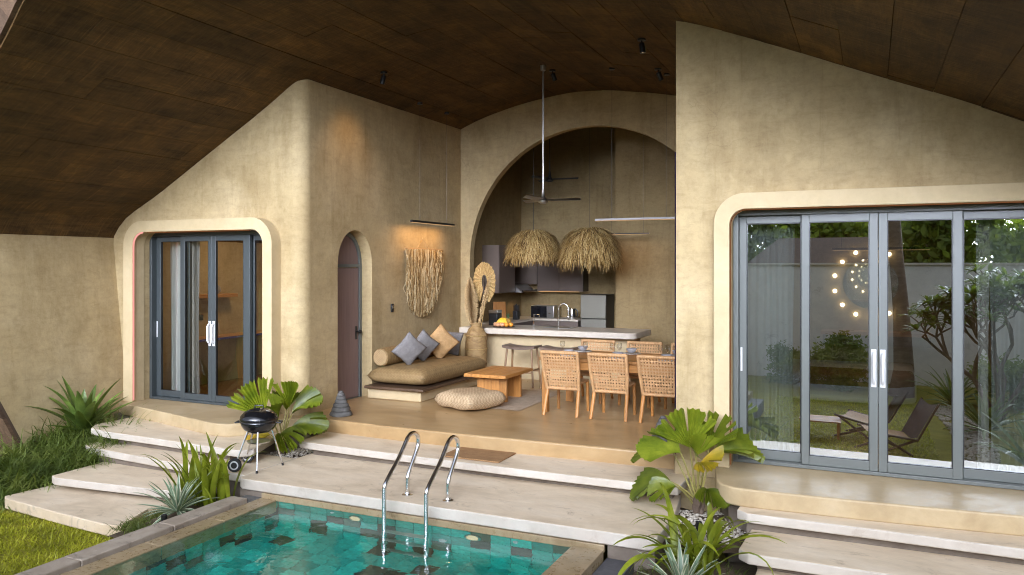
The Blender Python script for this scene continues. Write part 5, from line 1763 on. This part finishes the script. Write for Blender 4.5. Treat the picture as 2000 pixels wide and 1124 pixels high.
# ------------------------------------------------------------------ lamps and fans
def straw_pendant(lb, x, y, ztop, zbot, rad):
    t = thing('straw_pendant', lb, 'pendant lamp', (x, y, ztop), 0, 'straw dome pendants')
    h = ztop - zbot
    mb = MB()
    n = 3000
    for k in range(n):
        s = rnd.random() ** .62
        a = rnd.uniform(0, 2 * PI)
        phi = s * PI / 2 * .96
        r_ = rad * .92 * math.sin(phi) ** .8
        z = -(h * .84) * (1 - math.cos(phi) ** 1.0) ** 1.0
        L = rnd.uniform(.12, .28)
        c = Vector((math.cos(a) * r_, math.sin(a) * r_, z))
        tang = Vector((math.cos(a) * math.cos(phi * .9), math.sin(a) * math.cos(phi * .9), -math.sin(phi * .9) - .35)).normalized()
        tang = (tang + Vector((rnd.gauss(0, .18), rnd.gauss(0, .18), rnd.gauss(0, .1)))).normalized()
        outv = Vector((math.cos(a), math.sin(a), .4)) * rnd.uniform(.0, .06)
        c = c + outv
        sd = tang.cross(Vector((math.cos(a), math.sin(a), .3))).normalized() * rnd.uniform(.003, .0075)
        e = c + tang * L
        if e.z < -h * rnd.uniform(.9, 1.1):
            e.z = -h * rnd.uniform(.86, 1.12)
        mb.add([c - sd, c + sd, e + sd * .4, e - sd * .4], [(0, 1, 2, 3)], rnd.choice((0, 0, 0, 1, 2, 2)))
    o = mb.build('straw_fringe', ['straw', 'straw_dark', 'straw_pale'], t, fix=False)
    o['kind'] = 'stuff'
    dm = MB()
    dm.lathe([(rad * .9 * math.sin(p_) ** .8, -(h * .82) * (1 - math.cos(p_)) - .01) for p_ in (R(4), R(20), R(40), R(60), R(75), R(86))], (0, 0, 0), 28)
    dm.build('dome', 'straw_dark', t, smooth='all')
    zc = prof(x) - ztop
    MB().tube([(0, 0, -.02), (0, 0, zc)], .004, 6).build('cord', 'black_metal', t)
    MB().lathe([(.05, zc - .03), (.05, zc - .002)], (0, 0, 0), 16).build('ceiling_rose', 'black_metal', t)
straw_pendant('shaggy straw dome pendant on the left, nearer the dried plumes', -5.6, 13.25, 2.64, 2.03, .5)
straw_pendant('larger shaggy straw dome pendant over the sink', -4.5, 13.2, 2.66, 1.94, .54)

def fan(lb, x, y, zb, mat, bmat, az0, L=.62, r0=.014):
    t = thing('ceiling_fan', lb, 'fan', (x, y, zb))
    zc = prof(x) - zb
    MB().tube([(0, 0, .02), (0, 0, zc - .02)], r0, 10).build('down_rod', mat, t, smooth=True)
    MB().lathe([(.03, zc - .09), (.042, zc - .08), (.045, zc - .003)], (0, 0, 0), 16).build('canopy', mat, t, smooth=True)
    MB().lathe([(.0, -.055), (.04, -.05), (.07, -.035), (.075, -.01), (.05, .02), (.03, .05), (.022, .12), (.014, .17)], (0, 0, 0), 20).build('motor', mat, t, smooth=True)
    for k in range(3):
        a = az0 + k * 2 * PI / 3
        mb = MB()
        mb.grid(lambda u, v: (.06 + L * u, (v - .5) * (.1 - .045 * u), .004 + (v - .5) * .035 + .01 * u), 8, 2)
        mb.grid(lambda u, v: (.06 + L * u, (v - .5) * (.1 - .045 * u), .008 + (v - .5) * .035 + .01 * u), 8, 2)
        o = mb.build('blade', bmat, t, smooth='all')
        o.rotation_euler = (0, 0, a)
fan('steel ceiling fan on a long rod over the terrace', -4.47, 10.95, 2.98, 'brushed', 'brushed', R(24), .5)
fan('dark ceiling fan further back in the kitchen', -5.7, 14.3, 3.68, 'black_metal', 'black_metal', R(15), .5, .008)

def linear(lb, p0, p1, z, col, energy, hang, em='lamp_warm', top='black_metal', th=.035):
    a, b = Vector((*p0, z)), Vector((*p1, z))
    c = (a + b) / 2
    t = thing('linear_pendant', lb, 'pendant lamp', c, math.atan2(p1[1] - p0[1], p1[0] - p0[0]), 'hanging linear lamps')
    L = (b - a).length
    MB().box(-L / 2, L / 2, -.02, .02, 0, th).build('profile', top, t, bevel=.003)
    MB().box(-L / 2 + .01, L / 2 - .01, -.014, .014, -.006, -.0005).build('diffuser', em, t)
    for s in hang:
        q = c + (b - a).normalized() * (s * L)
        zc = prof(q.x) - z
        MB().tube([(s * L, 0, th), (s * L, 0, zc)], .0022, 5).build('suspension_wire', 'black_metal', t)
        MB().lathe([(.045, zc - .03), (.045, zc - .002)], (s * L, 0, 0), 14).build('ceiling_rose', 'black_metal', t)
    if energy > 0:
        lamp('lamp_light', 'AREA', (0, 0, -.012), energy, col, (0, 0, 0), t, L * .95, .03)
WARM = (1.0, .58, .25)
linear('thin black linear lamp hanging along the side wall over the raffia hanging', (-6.62, 10.69), (-6.62, 12.09), 2.69, WARM, 4, (-.31, .32), 'lamp_warm')
linear('long slim linear lamp over the dining table', (-3.7, 11.1), (-2.2, 11.1), 2.66, WARM, 0, (-.33, .21), 'lamp_warm', 'ceramic', .03)
linear('short lit linear lamp hanging behind the larger straw pendant', (-4.45, 13.9), (-3.62, 13.9), 2.57, WARM, 1.3, (-.35, .38), 'lamp_warm', 'black_metal', .02)

def spotlight(lb, x, y, lit, aim=(0, 0), e=0):
    z = prof(x)
    t = thing('ceiling_spotlight', lb, 'spotlight', (x, y, z - .01), 0, 'black ceiling spotlights')
    MB().lathe([(.05, -.02), (.05, .0)], (0, 0, 0), 16).build('mount', 'black_metal', t)
    MB().tube([(0, 0, -.01), (0, 0, -.06)], .01, 8).build('stem', 'black_metal', t)
    o = MB().lathe([(.03, 0), (.036, -.01), (.036, -.12), (.032, -.12), (.03, -.1), (0, -.1)], (0, 0, 0), 16).build('barrel', 'black_metal', t, smooth=True, loc=(0, 0, -.05), rot=(aim[0], aim[1], 0))
    MB().lathe([(0, -.101), (.028, -.103), (0, -.106)], (0, 0, 0), 12).build('bulb', 'lamp_spot' if lit else 'brushed', o)
    if lit:
        lamp('spot_light', 'SPOT', (0, 0, -.12), e, WARM, (0, 0, 0), o, .12, None, R(95), 1.0)
def on_ceiling(d):
    t = 5.0
    for _ in range(60):
        x, y, z = d[0] * t, d[1] * t, 2 + d[2] * t
        t += (prof(x) - z) * .8
    return x, y
x, y = on_ceiling((-.5622, .8428, .2464))
spotlight('lit black ceiling spotlight nearest the pillar, washing the side wall', x, y, True, (R(0), R(16)), 12)
x, y = on_ceiling((-.2645, .9783, .2887))
spotlight('lit black ceiling spotlight close to the big wall', x, y, True, (0, R(-8)), 5)
x, y = on_ceiling((-.372, .93, .252))
spotlight('unlit black ceiling spotlight beside the fan rod', x, y + .15, False, (R(20), R(-15)))
x, y = on_ceiling((-.245, .987, .249))
spotlight('unlit black ceiling spotlight by the linear lamp mount', x + .02, y - .1, False, (R(20), R(-20)))

# ------------------------------------------------------------------ bedrooms behind the glass
o = MB().box(-10.4, -7.4, 8.72, 12.2, -.003, .004).build('bedroom_floor', 'floor_wood')
struct(o)
o = MB().box(-1.6, 2.1, 8.46, 14.4, -.003, .004).build('bedroom_floor', 'floor_wood')
struct(o)
def curtain(lb, x0, x1, y, z1, mat, folds=8, amp=.035):
    mb = MB()
    mb.grid(lambda u, v: (x0 + (x1 - x0) * u + .01 * math.sin(v * 5 + u * 9), y + amp * math.sin(u * folds * 2 * PI) * (.5 + .5 * (1 - v)) + .01 * math.sin(u * 31), .02 + (z1 - .02) * v), folds * 8, 6)
    tag(mb.build('curtain', mat, smooth='all', fix=False), lb, 'curtain')
curtain('cream curtain gathered at the left pane of the small sliding door', -9.55, -9.2, 8.85, 2.45, 'curtain', 5)
curtain('sheer curtain at the edge of the small sliding door', -9.85, -9.5, 8.9, 2.45, 'sheer', 4)
curtain('cream curtain gathered at the pillar side of the small sliding door', -7.72, -7.45, 8.83, 2.45, 'curtain', 4)
curtain('wide sheer curtain behind the first pane of the large sliding door', -1.25, -.72, 8.62, 2.5, 'sheer', 8)
curtain('narrow sheer curtain edge behind the last pane of the large sliding door', .92, 1.02, 8.62, 2.5, 'curtain', 2, .02)
curtain('sheer curtain filling the last pane of the large sliding door', 1.03, 1.6, 8.64, 2.5, 'sheer', 8)
t = thing('wall_shelf', 'short wooden shelf with ornaments seen through the small sliding door', 'shelf', (-10.3, 10.1, 1.46))
keep(MB().box(-10.5, -10.16, 9.5, 10.65, 1.45, 1.51).build('board', 'teak_y', t, bevel=.005), t)
for k, (y, r_) in enumerate(((9.72, .06), (10.25, .09))):
    mb = MB()
    mb.lathe([(r_ * .5, 0), (r_, .05), (r_ * .8, .12), (r_ * .3, .16), (r_ * .35, .18), (0, .18)], (0, 0, 0), 16)
    tag(mb.build('ornament', 'ceramic', smooth='all', loc=(-10.28, y, 1.512)), ('small' if k == 0 else 'larger') + ' pottery ornament on the wall shelf in the small bedroom', 'ornament')
t = thing('desk', 'plain desk with a purple light strip behind the small sliding door', 'desk', (-10, 10.5, 0))
keep(MB().box(-10.4, -9.9, 9.4, 12.1, .76, .8).build('top', 'teak_y', t, bevel=.004), t)
keep(MB().box(-9.899, -9.888, 9.42, 12.08, .762, .795).build('light_strip', 'led_purple', t), t)
for y in (9.45, 10.7, 12.0):
    keep(MB().box(-10.25, -9.95, y, y + .05, 0, .759).build('leg', 'teak_z', t), t)
t = thing('wall_socket', 'dark double socket plate on the small bedroom wall', 'socket', (-10.33, 9.8, 1.12))
for dy in (0, .16):
    MB().box(-.01, .012, dy - .05, dy + .05, -.05, .05).build('plate', 'black_metal', t, bevel=.004)
t = thing('added_lamp', 'unseen flat ceiling lamp added to warm the small bedroom', 'lamp', (-9.2, 10.4, 2.9))
MB().lathe([(.0, .06), (.42, .06), (.42, .012), (.4, .012), (.4, .05), (.0, .05)], (0, 0, 0), 28).build('housing', 'white_plastic', t)
MB().tube([(0, 0, .06), (0, 0, prof(-9.2) - 2.9)], .006, 6).build('stem', 'black_metal', t)
lamp('bedroom_fill', 'AREA', (0, 0, 0.02), 8, (1, .68, .38), (0, 0, 0), t, .55, .55)  # added area light warming the room; the disc around it is an invented fixture
# large bedroom
t = thing('bed', 'low bed with white linen and a brown fringed throw behind the large sliding door', 'bed', (-.2, 13.0, 0))
mb = MB()
mb.prism([(-1.35, 12.55), (-1.2, 12.4), (-.4, 12.32), (.35, 12.4), (.6, 12.6), (.62, 14.2), (-1.35, 14.2)], .02, .42)
keep(mb.build('mattress', 'linen', t, bevel=.06), t)
mb = MB()
mb.prism([(-.95, 12.46), (-.9, 12.35), (-.4, 12.305), (.35, 12.38), (.59, 12.58), (.58, 13.1), (-.95, 13.1)], .25, .436)
th_ = keep(mb.build('throw', 'throw', t, bevel=.05), t)
mb = MB()
for k in range(90):
    f = k / 89
    x = -.92 + 1.5 * f
    y = 12.30 + .09 * max(0, (x + .4)) ** 1.2 - .01
    y = float(np.interp(x, [-.95, -.9, -.4, .35, .6], [12.44, 12.33, 12.285, 12.36, 12.56]))
    mb.box(x - .004, x + .004, y, y + .006, .13 + rnd.uniform(0, .03), .26)
keep(mb.build('fringe', 'linen', th_), t)
t = thing('vanity_mirror', 'round mirror ringed by small bulbs in the large bedroom', 'mirror', (.0, 14.38, 1.7))
o = MB().lathe([(.0, 0), (.42, 0), (.42, .02), (.0, .021)], (0, 0, 0), 40).build('glass', 'mirror', t, smooth=True, rot=(R(90), 0, 0))
for k in range(10):
    a = R(60) + R(240) * k / 9
    MB().lathe([(0, 0), (.028, .01), (.035, .035), (.02, .06), (0, .066)], (0, 0, 0), 12).build('bulb', 'bulb', t, smooth=True, loc=(.56 * math.cos(a), -.0, .56 * math.sin(a)), rot=(R(90), 0, 0))
t = thing('vanity_desk', 'vanity shelf under the bulb mirror', 'desk', (0, 14.2, .9))
keep(MB().box(-.75, .9, 14.0, 14.395, .86, .92).build('top', 'teak', t, bevel=.005), t)
keep(MB().box(-.72, .87, 14.02, 14.39, .7, .858).build('drawer', 'dark_wood', t), t)
linear('thin lit linear lamp inside the large bedroom', (-.5, 12.2), (.75, 12.2), 2.22, WARM, 3, (-.4, .4))
MB().box(-1.62, -1.6, 8.5, 14.4, 0, 4.4).build('wall', 'plaster', villa)

# ------------------------------------------------------------------ the garden behind the camera, mirrored in the glass
gw = thing('garden_wall', 'long grey rendered garden wall behind the lawn', 'wall', (0, -4, -.8))
keep(MB().box(-16, 5.0, -4.3, -4.1, -.9, 2.0).build('wall_face', 'garden_wall', gw), gw)
keep(MB().box(-16.1, 5.1, -4.36, -4.04, 2.002, 2.06).build('coping', 'step', gw, bevel=.01), gw)
gw2 = thing('garden_wall', 'side garden wall beyond the gravel border', 'wall', (4.5, 0, -.8))
keep(MB().box(4.3, 4.5, -4.09, 7.0, -.9, 1.75).build('wall_face', 'garden_wall', gw2), gw2)
keep(MB().box(4.26, 4.54, -4.03, 7.0, 1.752, 1.8).build('coping', 'step', gw2), gw2)
# gravel border
sp = []
for k in range(1600):
    f = rnd.random()
    sp.append((1.0 + .25 * math.sin(f * 3) + rnd.uniform(-.02, .5), -1.2 + 6.2 * f, -.795 + rnd.uniform(0, .02), rnd.uniform(.02, .04)))
pebbles('gravel_border', sp, 'pale pebble border along the lawn mirrored in the large sliding door')
# lounge chairs and side table on the lawn
def lounge(lb, x, y, rz):
    t = thing('lounge_chair', lb, 'lounge chair', (x, y, -.8), rz, 'low lounge chairs on the lawn')
    MB().grid(lambda u, v: (-.26 + .52 * u, -.3 + .62 * v, .34 - .1 * (1 - v) + .02 * math.cos(u * 6)), 6, 6).build('seat', 'rattan', t, smooth='all')
    MB().grid(lambda u, v: (-.26 + .52 * u, -.3 - .28 * v, .25 + .5 * v + .02 * math.cos(u * 6)), 6, 6).build('backrest', 'dark_wood', t, smooth='all')
    for s in (-1, 1):
        MB().tube([(s * .28, .36, .36), (s * .28, -.3, .24), (s * .28, -.6, .78)], .018, 8).build('side_rail', 'dark_wood', t, smooth=True)
        MB().tube([(s * .28, .3, .35), (s * .28, -.25, 0)], .018, 8).build('leg', 'dark_wood', t)
        MB().tube([(s * .28, -.3, .25), (s * .28, .4, 0)], .018, 8).build('leg', 'dark_wood', t)
lounge('low wooden lounge chair on the lawn, back to the gravel border', .25, 3.5, R(70))
lounge('low woven lounge chair further out on the lawn', -.1, 2.5, R(110))
t = thing('garden_table', 'low slatted table on the lawn between the lounge chairs', 'table', (-.75, 2.7, -.8))
for k in range(6):
    MB().box(-.32, .32, -.27 + k * .09, -.19 + k * .09, .27, .29).build('slat', 'teak', t)
for sx in (-.28, .28):
    for sy in (-.22, .22):
        MB().box(sx - .02, sx + .02, sy - .02, sy + .02, 0, .269).build('leg', 'teak_z', t)
# trees
def crown_mesh(name, n, rx, ry, rz, ls, mat, seed, clumps=26, hang=0.0):
    r = np.random.RandomState(seed)
    cc = r.normal(0, 1, (clumps, 3))
    cc /= np.linalg.norm(cc, axis=1)[:, None]
    cc *= r.uniform(.35, 1.0, (clumps, 1))
    cc *= np.array([rx, ry, rz])
    i = r.randint(0, clumps, n)
    p = cc[i] + r.normal(0, 1, (n, 3)) * np.array([rx, ry, rz]) * .17
    d = r.normal(0, 1, (n, 3))
    d[:, 2] -= hang
    d /= np.linalg.norm(d, axis=1)[:, None]
    s = np.cross(d, r.normal(0, 1, (n, 3)))
    s /= np.linalg.norm(s, axis=1)[:, None]
    L = ls * r.uniform(.6, 1.3, n)[:, None]
    v = np.stack([p, p + d * L * .5 + s * L * .22, p + d * L, p + d * L * .5 - s * L * .22], 1).reshape(-1, 3)
    me = bpy.data.meshes.new(name)
    me.from_pydata(v.tolist(), [], [(4 * k, 4 * k + 1, 4 * k + 2, 4 * k + 3) for k in range(n)])
    me.materials.append(M[mat])
    return me
cm = [crown_mesh('crown', 6000, 2.0, 1.7, 1.9, .3, 'tree_leaf', 3), crown_mesh('crown', 6000, 1.7, 1.7, 2.2, .34, 'tree_leaf', 8)]
tb = MB()
tb.tube([(0, 0, 0), (.06, .02, 1.2), (-.05, .05, 2.6), (.05, 0, 3.6)], [.16, .13, .1, .05], 8)
for a in range(5):
    tb.tube([(0, .03, 1.8 + .25 * a), (.6 * math.cos(a * 1.3), .6 * math.sin(a * 1.3), 2.6 + .25 * a), (1.1 * math.cos(a * 1.3), 1.1 * math.sin(a * 1.3), 3.2 + .2 * a)], [.06, .04, .015], 6)
tm = tb.mesh('trunk', 'trunk', True)
tl = ['leafy tree behind the garden wall at its far end', 'leafy tree behind the garden wall beyond the kerb side lawn', 'round leafy tree behind the middle of the garden wall', 'leafy tree behind the wall, left of the neighbouring roof', 'tall leafy tree behind the neighbouring roof', 'leafy tree behind the wall, right of the neighbouring roof', 'leafy tree behind the garden wall corner', 'leafy tree beyond the side garden wall', 'second leafy tree beyond the side garden wall']
for k, (x, y, s) in enumerate(((-14, -7, 1.1), (-10.5, -6.6, 1.0), (-7, -7.2, 1.1), (-4, -7.4, 1.05), (-1.2, -10, 1.3), (1.6, -7.6, 1.05), (4.4, -7, 1.1), (7.2, -3, 1.0), (7.4, 1.5, 1.0))):
    t = thing('garden_tree', tl[k], 'tree', (x, y, -.8), rnd.uniform(0, 6), 'trees beyond the garden wall')
    s *= 0.8
    t.scale = (s, s, s)
    inst('trunk', tm, t)
    inst('crown', cm[k % 2], t, (0, 0, 3.5))
# neighbouring roof
t = thing('neighbour_roof', 'brown thatched roof of the neighbouring house beyond the garden wall', 'building', (-1.3, -6, 0))
mb = MB()
mb.add([(-3.2, -7.4, 1.9), (.9, -7.4, 1.9), (.9, -5.0, 1.9), (-3.2, -5.0, 1.9), (-2.3, -6.2, 2.75), (.2, -6.2, 2.75)], [(0, 3, 4), (1, 0, 4, 5), (2, 1, 5), (3, 2, 5, 4), (3, 0, 1, 2)])
keep(mb.build('thatch', 'dark_wood', t), t)
keep(MB().box(-3.0, .7, -7.2, -5.2, -.8, 1.95).build('wall', 'garden_wall', t), t)
# frangipani
fr = thing('frangipani_tree', 'frangipani with bare forking branches and long leaves, mirrored in the glass', 'tree', (2.1, .1, -.8))
bm_, tips = MB(), []
def branch(p, d, L, r_, depth):
    q = p + d * L
    bm_.tube([p, (p + q) / 2 + Vector((rnd.gauss(0, .03), rnd.gauss(0, .03), 0)), q], [r_, r_ * .85, r_ * .7], 7)
    if depth == 0:
        tips.append((q, d))
        return
    for k in range(rnd.choice((2, 3))):
        nd = (d + Vector((rnd.gauss(0, .55), rnd.gauss(0, .55), rnd.uniform(-.1, .4)))).normalized()
        branch(q, nd, L * rnd.uniform(.65, .9), r_ * .7, depth - 1)
for a in range(4):
    branch(Vector((0, 0, -.05)), Vector((math.cos(a * 1.7) * .5, math.sin(a * 1.7) * .5, 1)).normalized(), .85, .06, 4)
bm_.build('trunk', 'trunk', fr, smooth=True)
lm = strap(.26, .085, R(20), .7, 5, .12)
lv = MB()
for q, d in tips:
    for k in range(9):
        a = rnd.uniform(0, 2 * PI)
        mt = Matrix.Translation(q) @ Matrix.Rotation(a, 4, 'Z') @ Matrix.Rotation(rnd.uniform(-.7, .5), 4, 'Y')
        o_ = len(lv.v)
        lv.v += [tuple(mt @ Vector(v)) for v in lm.v]
        lv.f += [tuple(o_ + i for i in f) for f in lm.f]
        lv.m += [0] * len(lm.f)
o = lv.build('crown', 'frangipani', fr, fix=False)
# leaning palm trunk
t = thing('palm_tree', 'palm with a thick rough trunk by the garden wall', 'palm tree', (.6, -2.2, -.8))
MB().tube([(0, 0, 0), (.05, 0, .6), (0, .05, 1.8), (-.1, .08, 3.0), (-.18, .1, 4.4)], [.26, .2, .16, .14, .12], 12).build('trunk', 'trunk', t, smooth=True)
for k in range(14):
    a = k * 2.4
    fm = MB()
    for s in range(16):
        f = s / 15
        c = Vector((.2 + 1.7 * f, 0, .5 * math.sin(f * 2.2) - .9 * f * f))
        for sd in (-1, 1):
            fm.add([c, c + Vector((.05, 0, 0)), c + Vector((.25, sd * .45 * math.sin(PI * (.15 + .8 * f)), -.15))], [(0, 1, 2)])
    o = fm.build('frond', 'frangipani', t, fix=False, loc=(-.18, .1, 4.4), rot=(0, R(-30 + 7 * (k % 5)), a))
# shrubs and cycads under the wall
for k, (x, y, s, lb) in enumerate(((-1.6, -2.9, .9, 'low dark shrub against the garden wall, farthest from the gravel'), (-.6, -3.0, 1.0, 'low dark shrub at the middle of the lawn edge'), (2.6, -1.6, 1.1, 'dark shrub in the corner of the garden'), (2.9, 3.6, 1.0, 'dark shrub beside the gravel border'), (-5, -3.0, 1.0, 'low shrub at the far garden wall beyond the pool'), (-9, -3.0, 1.1, 'low shrub at the garden wall behind the lawn'))):
    t = thing('garden_shrub', lb, 'shrub', (x, y, -.8), k * 1.1, 'shrubs under the garden wall')
    inst('foliage', cm[k % 2], t, (0, 0, .5 * s), (0, 0, 0), (.38 * s, .34 * s, .32 * s))
rosette('cycad', 'spiky cycad with arching leaves beside the gravel border', (1.75, 1.5, -.78), 30, 1.0, .09, (R(10), R(80)), .8, ['agave'], seed=40)
rosette('cycad', 'spiky cycad with arching leaves nearer the palm trunk', (1.5, -1.2, -.78), 30, 1.0, .09, (R(10), R(80)), .8, ['agave'], seed=41)
rosette('cycad', 'large spiky cycad at the step end of the gravel border', (2.0, 4.6, -.78), 34, 1.15, .1, (R(10), R(80)), .8, ['agave'], seed=42)
